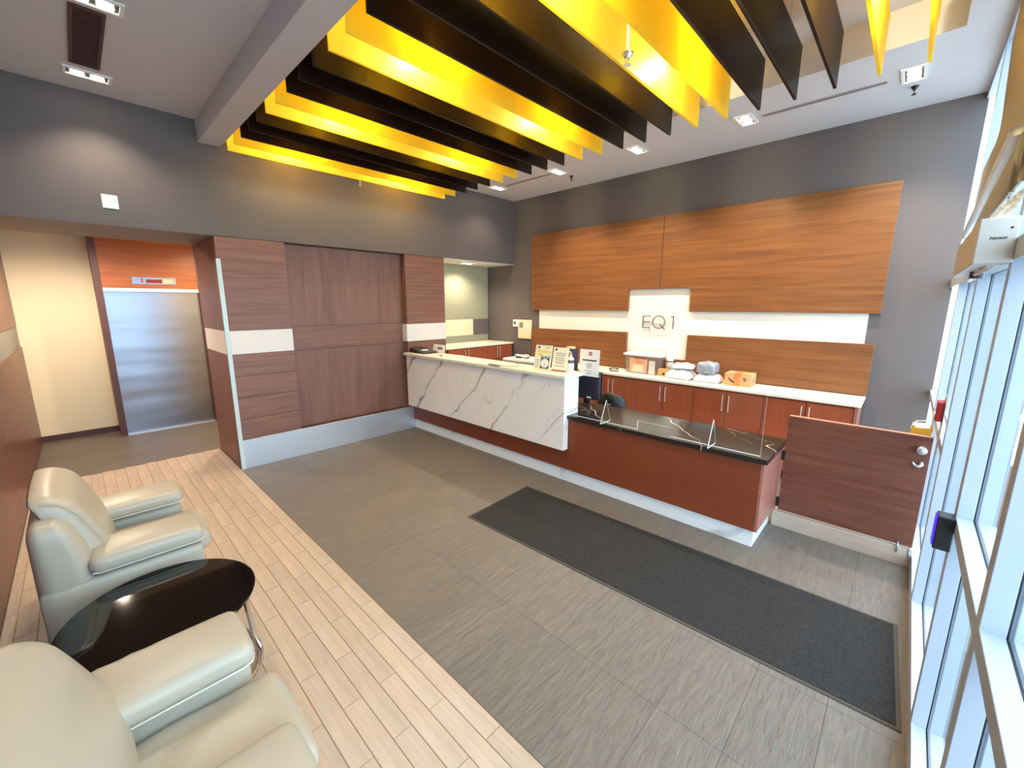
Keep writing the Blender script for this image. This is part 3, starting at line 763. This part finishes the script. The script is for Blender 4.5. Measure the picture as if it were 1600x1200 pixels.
# ================================================================== SEATING
def armchair(loc, label):
    o = thing('armchair', label, 'armchair', loc, 'pair of leather armchairs')
    L = 'leather'
    for s in (-1, 1):
        x0, x1 = (0.25, 0.50) if s > 0 else (-0.50, -0.25)
        def flare(p, s=s):      # sides slope outward a little toward the top
            return Vector((p.x + s*0.02*(p.z-0.3)/0.2, p.y, p.z))
        part('side_panel', MB().soft(x0, x1, -0.33, 0.375, 0.05, 0.515, 0.035, 8, (0.008, 0.006, 0), flare), L, o, True, True)
        p0, p1 = (0.205, 0.53) if s > 0 else (-0.53, -0.205)
        xc = (p0+p1)/2
        def pad(p, xc=xc):
            q = p.copy()
            if p.z > 0.56:
                q.z -= 0.25*(p.x-xc)**2
                d = abs(p.x-xc)/0.16
                q.z += 0.0035*math.sin(p.y*70)*max(0, d-0.45)*math.exp(-((p.y+0.02)/0.14)**2)*2
            q.x += 0.02*math.copysign(1, p.x-xc)*(0.62-p.z)*0.6
            return q
        a = part('arm_pad', MB().soft(p0, p1, -0.13, 0.385, 0.525, 0.63, 0.042, 14, (0.0, 0.006, 0.012), pad), L, o, True, True)
        zz = 0.545; X0, X1 = p0-0.002, p1+0.002
        pts = [(X0+0.02, -0.12, zz), (X0, -0.09, zz), (X0, 0.335, zz), (X0+0.012, 0.37, zz), (X0+0.05, 0.387, zz), (X1-0.05, 0.387, zz), (X1-0.012, 0.37, zz), (X1, 0.335, zz), (X1, -0.09, zz), (X1-0.02, -0.12, zz)]
        link('piping', MB().tube(pts, 0.004, 6).mesh('piping', 'piping', True), a)
    part('front_apron', MB().soft(-0.255, 0.255, 0.05, 0.40, 0.06, 0.35, 0.035, 6, (0, 0.01, 0)), L, o, True, True)
    def wr(p):
        q = p.copy()
        if p.z > 0.40: q.z += (0.008*math.sin(p.x*24+p.y*13)+0.005*math.sin(p.x*43-p.y*8))*math.exp(-((p.y-0.16)/0.20)**2)
        return q
    sc_ = part('seat_cushion', MB().soft(-0.246, 0.246, -0.16, 0.455, 0.32, 0.455, 0.05, 20, (0.0, 0.012, 0.03), wr), L, o, True, True)
    link('piping', MB().tube([(-0.24, 0.38, 0.40), (-0.21, 0.44, 0.40), (0, 0.466, 0.40), (0.21, 0.44, 0.40), (0.24, 0.38, 0.40)], 0.005, 6).mesh('piping', 'piping', True), sc_)
    def wing(p):                # bolster: rounded top, front edge falling back toward the top
        q = p.copy(); t = max(0, (p.z-0.45)/0.42); wt = min(1, max(0, (p.y+0.335)/0.23))
        q.y -= 0.085*wt*t*t
        return q
    part('back_frame', MB().soft(-0.50, 0.50, -0.335, -0.105, 0.05, 0.87, 0.075, 16, (0.012, 0.010, 0.008), wing), L, o, True, True)
    def cush(p):
        t = (p.z-0.42)/0.54; q = p.copy()
        q.y -= 0.17*max(0, t)**1.4
        if p.y < -0.15: q.y += 0.05*t
        return q
    bc = part('back_cushion', MB().soft(-0.375, 0.375, -0.20, 0.005, 0.44, 0.965, 0.085, 16, (0.004, 0.02, 0.012), cush), L, o, True, True)
    for s in (1,):
        pts = [tuple(cush(Vector((s*0.377, y, z)))) for y, z in ((-0.02, 0.46), (-0.005, 0.55), (-0.005, 0.70), (-0.01, 0.85), (-0.04, 0.93), (-0.10, 0.957), (-0.17, 0.94))]
        link('piping', MB().tube(pts, 0.003, 6).mesh('piping', 'leather', True), bc)
    for fx in (-0.4, 0.4):
        for fy in (-0.28, 0.31):
            part('foot', MB().lathe([(0.022, 0.0), (0.028, 0.06)], (fx, fy, 0), 12), 'chrome', o, False, True)
    return o
armchair((-3.55, 0, 0), 'pale cream leather armchair beyond the round black table, nearer the elevator')
armchair((-1.56, -0.05, 0), 'pale cream leather armchair in the foreground, cut off by the frame')

tb = thing('side_table', 'round black glass side table between the two armchairs', 'table', (-2.56, 0.12, 0))
part('glass_top', MB().lathe([(0.394, 0.468), (0.40, 0.472), (0.40, 0.478), (0.394, 0.482)], (0, 0, 0), 64), 'black_glass', tb, False, True)
part('lower_shelf', MB().lathe([(0.30, 0.205), (0.305, 0.209), (0.30, 0.213)], (0, 0, 0), 48), 'black_glass', tb, False, True)
part('base_ring', MB().tube([(0.385*math.cos(2*math.pi*k/40), 0.385*math.sin(2*math.pi*k/40), 0.014) for k in range(40)], 0.013, 8, closed=True), 'chrome', tb, True, True)
for a in (R(80), R(200), R(320)):
    part('leg', MB().tube([(0.385*math.cos(a), 0.385*math.sin(a), 0.014), (0.36*math.cos(a), 0.36*math.sin(a), 0.12), (0.33*math.cos(a), 0.33*math.sin(a), 0.46)], 0.012, 8), 'chrome', tb, True, True)

# ================================================================== FLOOR MAT
mt = thing('entrance_mat', 'long charcoal entrance mat in front of the desk', 'mat', (-1.3, 2.86, 0))
mpts = [(-2.79, 2.353), (0.224, 2.461), (0.193, 3.357), (-2.831, 3.252)]
part('carpet', MB().prism([(p[0]+(0.02 if p[0] < -1 else -0.02), p[1]+(0.02 if p[1] < 3 else -0.02)) for p in mpts], 'z', 0.0015, 0.009), 'mat', mt)
part('border', MB().prism(mpts, 'z', 0.0012, 0.006), 'mat_edge', mt)

# ================================================================== DESK THINGS
# ring binder lying at the far end of the high counter
bn = thing('ring_binder', 'dark ring binder lying on the far end of the marble desk', 'binder', (-5.42, 3.68, 1.25))
part('cover', MB().prism([(-5.62, 1.252), (-5.60, 1.325), (-5.23, 1.268), (-5.23, 1.256)], 'y', 3.60, 3.86, bev=0.002), 'black', bn)
part('label', MB().prism([(-5.42, 1.2995), (-5.36, 1.2895), (-5.36, 1.2915), (-5.42, 1.3015)], 'y', 3.68, 3.79), 'paper_w', bn)
cs = thing('paper_sheet', 'white printed sheet propped behind the ring binder', 'paper', (-5.2, 3.86, 1.25), 'papers on the desk')
part('sheet', MB().prism([(3.86, 1.252), (3.884, 1.38), (3.886, 1.38), (3.862, 1.252)], 'x', -5.36, -5.06), 'paper_w', cs)
part('print', MB().prism([(3.868, 1.31), (3.874, 1.34), (3.8735, 1.34), (3.8675, 1.31)], 'x', -5.24, -5.12), 'ink', cs)
for (x, y, rz, lab) in ((-4.78, 3.78, 12, 'pale paper sheet nearest the binder on the high counter'), (-4.45, 3.74, -5, 'pale paper sheet in the middle of the high counter'), (-4.08, 3.76, 8, 'pale paper sheet next to the black pen on the high counter')):
    o = thing('paper_sheet', lab, 'paper', (x, y, 1.25), 'papers on the desk', R(rz))
    link('sheet', box(-0.15, 0.15, -0.105, 0.105, 0.0, 0.0025).mesh('sheet', 'paper'), o)
    for k in range(3): link('print', box(-0.12, 0.10, 0.06-k*0.03, 0.064-k*0.03, 0.0025, 0.003).mesh('print', 'ink'), o)
single('pen', MB().tube([(-4.93, 3.67, 1.258), (-4.82, 3.64, 1.258)], [0.006, 0.006], 8), 'ink_black', 'dark pen lying near the binder', 'pen', (-4.87, 3.655, 1.25))
pc = thing('counter_pen', 'grey pen holder clipped on the counter edge with a coiled cord', 'pen', (-3.62, 3.53, 1.25))
part('holder', box(-3.71, -3.52, 3.503, 3.545, 1.2505, 1.268, bev=0.004), 'soffit', pc)
part('cord', MB().tube([(-3.53, 3.53, 1.258), (-3.42, 3.58, 1.256), (-3.36, 3.68, 1.256), (-3.46, 3.80, 1.256), (-3.55, 3.84, 1.256)], 0.003, 6), 'ink', pc)
# printer behind the high counter
pr = thing('printer', 'white and black desktop printer behind the high counter', 'printer', (-3.7, 4.15, 0.79))
part('body', box(-3.95, -3.45, 4.02, 4.38, 0.79, 1.235, bev=0.012), 'black', pr)
part('lid', box(-3.96, -3.44, 4.01, 4.39, 1.236, 1.275, bev=0.01), 'white_plastic', pr)
cb = thing('cable_coil', 'bundle of black and white cable lying on the printer', 'cable', (-3.72, 4.15, 1.276))
cpts = []
for k in range(60):
    a = k*0.62; cpts.append((0.10*math.cos(a)*(1+0.2*math.sin(k)), 0.06*math.sin(a), 0.012+0.03*(k/60)+0.008*math.sin(k*1.7)))
link('loop', MB().tube(cpts[:34], 0.008, 6).mesh('loop', 'black'), cb)
link('loop', MB().tube(cpts[30:], 0.007, 6).mesh('loop', 'white_plastic'), cb)
tl = thing('telephone', 'black desk telephone beside the printer', 'telephone', (-3.34, 4.15, 0.79))
part('base', MB().prism([(4.05, 0.79), (4.30, 0.79), (4.30, 1.05), (4.24, 1.30), (4.05, 1.22)], 'x', -3.43, -3.25, bev=0.01), 'black', tl)
part('handset', MB().soft(-3.42, -3.37, 4.05, 4.26, 1.28, 1.325, 0.02, 5), 'white_plastic', tl, True)

# standing notices in acrylic holders
def notice(loc, w, h, tilt, rz, label, paper, rows, extra=None):
    o = thing('sign_holder', label, 'sign', loc, 'notices standing on the desk', rz)
    T = Matrix.Rotation(tilt, 4, 'X')
    def add(name, x0, x1, z0, z1, y0, y1, mat, pr=o):
        m = box(x0, x1, y0, y1, z0, z1); bmesh.ops.transform(m.bm, matrix=T, verts=m.bm.verts); return link(name, m.mesh(name, mat), pr)
    sh = add('sheet', -w/2, w/2, 0.0, h, 0.0, 0.002, paper)
    add('holder', -w/2-0.003, w/2+0.003, 0.0, h+0.003, 0.003, 0.006, 'acryl')
    m = box(-w/2, w/2, -0.002, 0.075, 0.0, 0.003); link('foot', m.mesh('foot', 'acryl'), o)
    for (x0, x1, z0, z1, mat) in rows: add('print', x0*w, x1*w, z0*h, z1*h, -0.0012, 0.0, mat, sh)
    if extra: extra(o, T, w, h, sh)
    return o
def clock_extra(o, T, w, h, sh):
    def put(m, mat, nm):
        bmesh.ops.transform(m.bm, matrix=T, verts=m.bm.verts); link(nm, m.mesh(nm, mat), sh)
    put(MB().lathe([(0.054, -0.0016), (0.054, -0.002)], (0.035, 0, 0.082), 28, 'y'), 'paper_w', 'clock_dial')
    put(MB().box(0.032, 0.037, -0.0028, -0.002, 0.035, 0.085), 'ink_black', 'clock_hand')
    for k in range(12):
        a = k*math.pi/6; x, z = 0.035+0.045*math.cos(a), 0.082+0.045*math.sin(a)
        put(MB().box(x-0.002, x+0.002, -0.0026, -0.002, z-0.002, z+0.002), 'ink', 'clock_mark')
    t = text_mesh('heading', 'WILL RETURN', 0.021, 0.0004, 'teal', bold=0.0006)
    t.transform(T @ Matrix.Translation((0.035, -0.0018, 0.155)) @ Matrix.Rotation(R(90), 4, 'X')); link('heading', t, sh)
notice((-2.985, 3.66, 1.2505), 0.235, 0.29, R(-13), R(4), 'clear-stand notice with a clock dial on the marble desk', 'paper',
       [(-0.36, 0.40, 0.70, 0.78, 'hl_yellow'), (-0.36, -0.02, 0.60, 0.66, 'hl_yellow'), (-0.36, -0.24, 0.86, 0.95, 'ink'), (0.08, 0.36, 0.90, 0.92, 'ink'),
        (-0.10, 0.40, 0.07, 0.50, 'teal')] + [(-0.42, -0.18, z, z+0.012, 'ink') for z in (0.1, 0.16, 0.22, 0.28, 0.34, 0.40)], clock_extra)
notice((-2.765, 3.70, 1.2505), 0.20, 0.275, R(-13), R(6), 'clear-stand notice with a red bottom stripe on the marble desk', 'paper',
       [(-0.40, -0.26, 0.86, 0.95, 'ink'), (-0.48, 0.46, 0.02, 0.075, 'red')] + [(-0.34+0.05*(k % 2), 0.34-0.04*(k % 3), z, z+0.022, 'ink') for k, z in enumerate((0.74, 0.66, 0.56, 0.48, 0.40, 0.33, 0.22))])
def logo_extra(o, T, w, h, sh):
    m = MB().lathe([(0.021, -0.001), (0.021, -0.0016)], (0.01, 0, h*0.85), 20, 'y'); bmesh.ops.transform(m.bm, matrix=T, verts=m.bm.verts)
    link('round_logo', m.mesh('round_logo', 'alarm_red'), sh)
    m = MB().lathe([(0.009, -0.0017), (0.009, -0.002)], (0.01, 0, h*0.85), 14, 'y'); bmesh.ops.transform(m.bm, matrix=T, verts=m.bm.verts)
    link('round_logo', m.mesh('round_logo', 'paper_w'), sh)
notice((-2.505, 3.908, 1.205), 0.25, 0.30, R(-3), R(2), 'white sheet with round red logo fixed at the end of the high counter', 'paper_w',
       [(-0.36, 0.36, 0.575, 0.62, 'ink_black'), (-0.12, 0.14, 0.46, 0.475, 'ink'), (-0.15, 0.15, 0.41, 0.425, 'ink'), (-0.13, 0.13, 0.36, 0.375, 'ink'), (-0.10, 0.1, 0.31, 0.325, 'ink'), (-0.22, 0.2, 0.20, 0.213, 'ink'), (-0.1, 0.1, 0.10, 0.115, 'ink')], logo_extra)
# navy carton and bottle behind the notices
nv = thing('tissue_box', 'tall navy and black carton standing behind the notices', 'box', (-2.87, 4.08, 0.79))
part('carton', box(-2.95, -2.81, 4.02, 4.14, 0.79, 1.475, bev=0.004), 'navy', nv)
part('dark_band', box(-2.952, -2.808, 4.018, 4.142, 0.79, 1.33), 'black', nv)
for k in range(3): part('print', box(-2.92+k*0.035, -2.91+k*0.035, 4.0165, 4.018, 1.24, 1.30), 'paper_w', nv)
part('pink_tissue', MB().soft(-2.92, -2.83, 4.04, 4.12, 1.47, 1.50, 0.012, 5), 'orange_paper', nv, True)
bo = thing('sanitizer_bottle', 'clear pump bottle with white label beside the navy carton', 'bottle', (-2.715, 3.86, 1.25))
link('body', MB().lathe([(0.034, 0.0), (0.038, 0.005), (0.038, 0.13), (0.030, 0.15), (0.013, 0.165), (0.013, 0.175)], (0, 0, 0), 20).mesh('body', 'white_plastic', True), bo)
link('label', MB().lathe([(0.0385, 0.09), (0.0388, 0.092), (0.0388, 0.125), (0.0385, 0.127)], (0, 0, 0), 20).mesh('label', 'ink'), bo)
link('pump', MB().lathe([(0.015, 0.175), (0.015, 0.195), (0.006, 0.197), (0.006, 0.215)], (0, 0, 0), 14).tube([(0, 0, 0.215), (0.0, -0.012, 0.22), (0.0, -0.04, 0.214)], 0.006, 8).mesh('pump', 'orange_paper'), bo)
# monitor seen from behind, keyboardless
mo = thing('monitor', 'black computer monitor turned away behind the low counter', 'monitor', (-2.70, 4.22, 0.797))
part('screen_back', MB().soft(-2.90, -2.53, 4.19, 4.235, 0.865, 1.20, 0.018, 6, (0, 0.01, 0)), 'navy', mo, True)
part('bezel', box(-2.905, -2.525, 4.235, 4.245, 0.86, 1.205, bev=0.003), 'black', mo)
part('label', box(-2.69, -2.635, 4.178, 4.186, 0.885, 0.902), 'paper_w', mo)
part('stand', box(-2.76, -2.68, 4.22, 4.24, 0.80, 0.93), 'black', mo)
part('base', MB().lathe([(0.09, 0.7975), (0.09, 0.803), (0.085, 0.807)], (-2.72, 4.23, 0), 24), 'black', mo)
# office chair behind the desk
oc = thing('office_chair', 'black office chair with rounded back behind the low counter', 'chair', (-2.62, 4.85, 0))
def curve_back(p):
    q = p.copy(); q.y += 0.10*((p.x)/0.23)**2; q.x *= 1-0.35*max(0, (p.z-0.68)/0.2)**2; return q
part('backrest', MB().soft(-0.21, 0.21, -0.30, -0.24, 0.50, 0.865, 0.03, 10, (0, 0.01, 0.03), curve_back), 'black', oc, True, True)
part('logo_tag', box(-0.03, 0.05, -0.318, -0.306, 0.745, 0.758), 'soffit', oc, False, True)
part('seat', MB().soft(-0.24, 0.24, -0.22, 0.26, 0.42, 0.50, 0.035, 8, (0, 0, 0.015)), 'black', oc, True, True)
part('back_post', MB().tube([(0, -0.24, 0.62), (0, -0.25, 0.46), (0, -0.1, 0.41)], 0.018, 8), 'black', oc, False, True)
part('gas_lift', MB().tube([(0, 0, 0.42), (0, 0, 0.09)], 0.025, 12), 'chrome', oc, False, True)
for k in range(5):
    a = 2*math.pi*k/5+0.3; l = part('base_arm', MB().tube([(0, 0, 0.10), (0.27*math.cos(a), 0.27*math.sin(a), 0.075)], [0.024, 0.015], 8), 'black', oc, False, True)
    link('caster', MB().lathe([(0.03, -0.012), (0.03, 0.012)], (0.27*math.cos(a), 0.27*math.sin(a), 0.031), 14, 'y').mesh('caster', 'black'), l)

# ================================================================== THINGS ON THE LONG WORKTOP
ZT = 0.9905
st = thing('stapler', 'black and white stapler lying left of the storage bin', 'stapler', (-3.15, 5.62, ZT), rz=R(20))
link('base', MB().box(-0.07, 0.07, -0.018, 0.018, 0, 0.012, bev=0.003).mesh('base', 'black'), st)
link('arm', MB().prism([(-0.07, 0.02), (0.07, 0.035), (0.07, 0.05), (-0.04, 0.055), (-0.07, 0.045)], 'y', -0.014, 0.014, bev=0.003).mesh('arm', 'black'), st)
link('stripe', MB().box(-0.04, 0.03, -0.0148, 0.0148, 0.036, 0.044).mesh('stripe', 'white_plastic'), st)
tp = thing('note_pad', 'small pale note pad next to the stapler', 'note pad', (-3.08, 5.78, ZT))
link('pages', box(-0.06, 0.06, -0.05, 0.05, 0, 0.016, bev=0.001).mesh('pages', 'paper'), tp); link('clip', box(-0.02, 0.02, 0.035, 0.052, 0.0162, 0.022, bev=0.002).mesh('clip', 'black'), tp)
# storage bin with lid
sb = thing('storage_bin', 'clear plastic storage bin with orange papers inside on the worktop', 'storage bin', (-2.75, 5.80, ZT))
def taper(p, x0=-2.75, y0=5.80):
    k = 1+0.10*(p.z-ZT)/0.27; return Vector((x0+(p.x-x0)*k, y0+(p.y-y0)*k, p.z))
def walls(x0, x1, y0, y1, z0, z1, t):
    m = MB(); m.box(x0, x1, y0, y0+t, z0, z1); m.box(x0, x1, y1-t, y1, z0, z1); m.box(x0, x0+t, y0+t, y1-t, z0, z1); m.box(x1-t, x1, y0+t, y1-t, z0, z1); m.box(x0+t, x1-t, y0+t, y1-t, z0, z0+t)
    for v in m.bm.verts: v.co = taper(v.co)
    return m
part('tub', walls(-2.985, -2.515, 5.69, 5.92, ZT, ZT+0.275, 0.004), 'bin', sb)
part('rim', frame_ring(-3.03, -2.47, 5.665, 5.945, ZT+0.265, ZT+0.29, 0.016), 'white_plastic', sb)
part('lid', box(-3.01, -2.49, 5.69, 5.93, ZT+0.285, ZT+0.30, bev=0.004), 'white_plastic', sb)
pp = part('papers', box(-2.945, -2.67, 5.705, 5.715, ZT+0.012, ZT+0.22), 'orange_paper', sb)
part('papers', box(-2.89, -2.72, 5.7, 5.7045, ZT+0.02, ZT+0.13), 'paper', sb)
part('papers', box(-2.64, -2.55, 5.70, 5.71, ZT+0.01, ZT+0.20), 'paper_w', sb)
part('black_mark', box(-2.955, -2.947, 5.70, 5.704, ZT+0.02, ZT+0.15), 'ink_black', sb)
part('black_mark', box(-2.66, -2.655, 5.70, 5.704, ZT+0.02, ZT+0.14), 'ink_black', sb)
for k in range(6):     # marker scrawl on the front, two short lines
    part('scrawl', MB().tube([(-2.845+k*0.03, 5.672, ZT+0.215+0.01*(k % 2)), (-2.835+k*0.03, 5.672, ZT+0.235-0.008*(k % 3)), (-2.825+k*0.03, 5.672, ZT+0.213)], 0.003, 5), 'ink_black', sb)
for k in range(5):
    part('scrawl', MB().tube([(-2.825+k*0.026, 5.674, ZT+0.168+0.008*(k % 2)), (-2.818+k*0.026, 5.674, ZT+0.192-0.008*(k % 2)), (-2.805+k*0.026, 5.674, ZT+0.168)], 0.003, 5), 'alarm_red', sb)
rl = thing('paper_roll', 'upright white paper tube behind the small carton', 'paper roll', (-2.405, 5.87, ZT))
link('tube', MB().lathe([(0.052, 0.0), (0.052, 0.36), (0.04, 0.375), (0.015, 0.38)], (0, 0, 0), 20).mesh('tube', 'paper_w', True), rl); link('print', MB().lathe([(0.0525, 0.19), (0.0528, 0.2), (0.0525, 0.21)], (0, 0, 0), 20).mesh('print', 'ink'), rl)
def carton(x0, x1, y0, y1, z0, h, rz, name, label):
    cx, cy = (x0+x1)/2, (y0+y1)/2
    o = thing(name, label, 'box', (cx, cy, z0), None, rz)
    a, b_ = (x1-x0)/2, (y1-y0)/2
    link('body', box(-a, a, -b_, b_, 0, h-0.002, bev=0.003).mesh('body', 'card'), o)
    for s in (-1, 1):
        link('flap', box(-a+0.001, a-0.001, 0.001 if s > 0 else -b_+0.001, b_-0.001 if s > 0 else -0.001, h-0.002, h+0.001).mesh('flap', 'card'), o)
    return o, a, b_
co, a, b_ = carton(-2.50, -2.36, 5.70, 5.79, ZT, 0.10, 0, 'small_carton', 'small cardboard carton between the storage bin and the white parcels')
link('print', box(0.0, 0.03, -b_-0.001, -b_, 0.02, 0.05).mesh('print', 'ink_black'), co)
co, a, b_ = carton(-1.60, -1.30, 5.63, 5.88, ZT, 0.155, R(1.5), 'delivery_box', 'cardboard delivery box with black smile arrow and orange tape')
link('tape_strip', box(-0.045, 0.03, -b_-0.0012, -b_, 0.0, 0.152).mesh('tape_strip', 'tape'), co); link('tape_strip', box(-0.045, 0.03, -b_, b_, 0.1565, 0.158).mesh('tape_strip', 'tape'), co)
sm = MB()
for k in range(14):      # smile stroke, tapering
    t0, t1 = k/14, (k+1)/14
    f = lambda t: (-0.105+0.075*t, 0.096-0.05*math.sin(t*1.45)); wd = lambda t: 0.0035+0.007*math.sin(t*math.pi*0.9+0.15)
    p, q_ = f(t0), f(t1)
    sm.prism([(p[0], p[1]-wd(t0)), (q_[0], q_[1]-wd(t1)), (q_[0], q_[1]+wd(t1)), (p[0], p[1]+wd(t0))], 'y', -b_-0.0026, -b_-0.0013)
link('smile_mark', sm.mesh('smile_mark', 'ink_black'), co)
hk = MB().tube([(0.06, -b_-0.002, 0.105), (0.085, -b_-0.002, 0.108), (0.092, -b_-0.002, 0.09), (0.078, -b_-0.002, 0.07)], 0.004, 5).tube([(0.062, -b_-0.002, 0.088), (0.075, -b_-0.002, 0.086)], 0.003, 5)
link('arrow_mark', hk.mesh('arrow_mark', 'ink_black'), co)
for z in (0.055, 0.08): link('side_print', box(a, a+0.001, -0.06, 0.06, z, z+0.007).mesh('side_print', 'ink_black'), co)
# poly mailers
def mailer(x0, x1, y0, y1, z0, h, rz, label, mat='poly', seed=0, name='poly_mailer'):
    rnd = random.Random(seed); ph = [rnd.uniform(0, 6) for _ in range(4)]
    cx, cy = (x0+x1)/2, (y0+y1)/2; A, B_ = (x1-x0)/2, (y1-y0)/2
    def wob(p):
        q = p.copy(); e = max(abs(p.x)/A, abs(p.y)/B_)
        if p.z > h*0.3: q.z *= 1-(0.12 if h > 0.12 else 0.45)*e**4
        q.z += (0.0055*math.sin(p.x*52+ph[0]+p.y*19)+0.0045*math.sin(p.y*66+ph[1]-p.x*14))*(0.2 if p.z < h*0.3 else 1)
        q.z = max(q.z, 0.001); return q
    o = thing(name, label, 'parcel', (cx, cy, z0), 'parcels on the worktop', rz)
    link('bag', MB().soft(-A, A, -B_, B_, 0, h, h*(0.22 if h > 0.12 else 0.40), 18, (0.0, 0.0, 0.01), wob).mesh('bag', mat, True), o)
    link('seal_strip', MB().box(A*0.72, A*0.98, -B_*0.85, B_*0.85, h*0.42, h*0.46).mesh('seal_strip', mat), o)
    return o
mailer(-2.35, -2.00, 5.58, 5.86, ZT, 0.115, R(-6), 'white poly mailer lying at the bottom left of the parcel pile', seed=1)
mailer(-2.30, -2.02, 5.62, 5.88, ZT+0.145, 0.055, R(14), 'flat white mailer lying on top of the left parcel', seed=2)
mailer(-1.98, -1.66, 5.60, 5.86, ZT, 0.095, R(4), 'white poly mailer under the grey bag', seed=3)
mailer(-1.95, -1.72, 5.62, 5.84, ZT+0.115, 0.14, R(0), 'crumpled grey plastic parcel on top of a white mailer', 'poly_grey', seed=4, name='plastic_parcel')

# ================================================================== ENTRANCE DOOR THINGS
op = thing('door_operator', 'beige automatic door operator box above the entrance door', 'door operator', (0.19, 3.0, 2.15))
part('case', box(0.142, 0.243, 2.42, 3.52, 2.150, 2.315, bev=0.004), 'grey_box', op)
t = text_mesh('brand_text', 'Horton', 0.014, 0.0004, 'ink_black', bold=0.0004, shear=0.15)
t.transform(Matrix.Translation((0.196, 2.4195, 2.241)) @ Matrix.Rotation(R(90), 4, 'X')); t.transform(Matrix.Translation(-Vector(op.location)))
link('brand_text', t, op)
part('screw', MB().lathe([(0.004, 2.4205), (0.004, 2.4185)], (0.225, 0, 2.275), 8, 'y'), 'black', op)
part('door_arm', MB().tube([(0.20, 2.56, 2.145), (0.19, 2.9, 2.135), (0.205, 3.42, 2.13)], 0.010, 8), 'chrome', op)
part('arm_pivot', MB().lathe([(0.024, 2.12), (0.024, 2.15)], (0.20, 3.0, 0), 14), 'black', op)
part('conduit', MB().tube([(0.20+0.05*math.sin(k*0.3), 2.52+0.004*k, 2.315+0.10*math.sin(k*0.2618)) for k in range(13)], 0.012, 8), 'white_plastic', op, True)
for k in range(2, 11):
    p0 = Vector((0.20+0.05*math.sin(k*0.3), 2.52+0.004*k, 2.315+0.10*math.sin(k*0.2618))); 
    part('conduit_rib', MB().tube([p0-Vector((0.003, 0, 0.003)), p0+Vector((0.003, 0, 0.003))], 0.0145, 8), 'white_plastic', op)
single('conduit_pipe', MB().tube([(0.19, 2.47, 2.62), (0.19, 4.2, 2.44)], 0.018, 10), 'white_plastic', 'grey conduit pipe slanting above the door operator', 'pipe', (0.222, 3.3, 2.52), smooth=True)
# beige blind gathered over the upper glazing
bl = thing('window_blind', 'beige fabric blind with bowed edge over the upper glazing', 'blind', (0.225, 3.3, 2.4))
bpts = [(1.7, 3.88), (4.15, 3.88), (4.25, 3.6), (3.85, 3.0), (3.95, 2.95), (4.55, 2.92), (4.65, 2.55), (4.70, 2.46), (1.7, 2.46)]
part('fabric', MB().prism(bpts, 'x', 0.232, 0.24), 'beige', bl)
part('roller', MB().tube([(0.215, 1.7, 3.86), (0.215, 4.2, 3.86)], 0.026, 12), 'beige', bl, True)
for k in range(5):
    y = 1.8+k*0.22
    part('fold', MB().tube([(0.233, y, 3.82), (0.226, y+0.02, 3.2), (0.233, y+0.06, 2.45)], 0.012, 6), 'beige', bl, True)
# black push plate box with violet light on the post
ac = thing('door_actuator', 'black box with glowing violet side fixed on the window post', 'door actuator', (0.22, 2.40, 1.06))
part('housing', box(0.19, 0.2425, 2.385, 2.455, 0.988, 1.135, bev=0.003), 'black', ac)
part('led_panel', box(0.186, 0.19, 2.395, 2.45, 1.0, 1.125), 'purple_led', ac)
# red pull station and gold bag beyond the gate
fa = thing('fire_alarm_pull', 'red fire alarm pull station on the far window post', 'fire alarm', (0.235, 3.98, 1.3))
part('box', box(0.205, 0.243, 3.90, 4.02, 1.23, 1.36, bev=0.004), 'alarm_red', fa)
part('handle', box(0.198, 0.205, 3.915, 4.005, 1.255, 1.28, bev=0.002), 'white_plastic', fa)
part('mount', box(0.241, 0.2428, 3.88, 4.04, 1.0, 1.40), 'grey_box', fa)
sh = thing('shelf', 'small ledge behind the gate carrying the gold bag', 'shelf', (0.2, 4.45, 0.93))
part('board', box(0.08, 0.242, 4.30, 4.70, 0.92, 0.94, bev=0.002), 'wood_edge', sh)
part('bracket', MB().prism([(0.242, 0.92), (0.11, 0.92), (0.242, 0.80)], 'y', 4.48, 4.50), 'steel', sh)
bg_ = thing('paper_bag', 'open gold paper bag standing behind the gate', 'bag', (0.17, 4.46, 0.9405))
pts = [(-0.055, -0.08), (0.055, -0.08), (0.055, 0.08), (-0.055, 0.08)]
m = MB(); b_ = m.bm
lo = [b_.verts.new((x*0.9, y*0.9, 0)) for x, y in pts]; hi = [b_.verts.new((x*1.05+0.004*i, y*1.1, 0.125+0.01*(i % 2))) for i, (x, y) in enumerate(pts)]
lo2 = [b_.verts.new((x*0.9*0.93, y*0.9*0.93, 0.004)) for x, y in pts]; hi2 = [b_.verts.new((x*0.99+0.004*i, y*1.04, 0.124+0.01*(i % 2))) for i, (x, y) in enumerate(pts)]
b_.faces.new(lo[::-1]); b_.faces.new(lo2)
for i in range(4):
    j = (i+1) % 4; b_.faces.new((lo[i], lo[j], hi[j], hi[i])); b_.faces.new((lo2[j], lo2[i], hi2[i], hi2[j])); b_.faces.new((hi[i], hi[j], hi2[j], hi2[i]))
link('bag_body', m.mesh('bag_body', 'gold'), bg_)
link('handle', MB().tube([(-0.05, -0.03, 0.13), (-0.03, 0.0, 0.165), (0.02, 0.02, 0.17), (0.05, 0.03, 0.135)], 0.003, 6).mesh('handle', 'white_plastic'), bg_)
link('white_tissue', MB().soft(-0.04, 0.05, -0.06, 0.06, 0.09, 0.145, 0.02, 5).mesh('white_tissue', 'paper_w', True), bg_)
link('dark_patch', box(0.0, 0.045, -0.0885, -0.0845, 0.02, 0.08).mesh('dark_patch', 'black'), bg_)
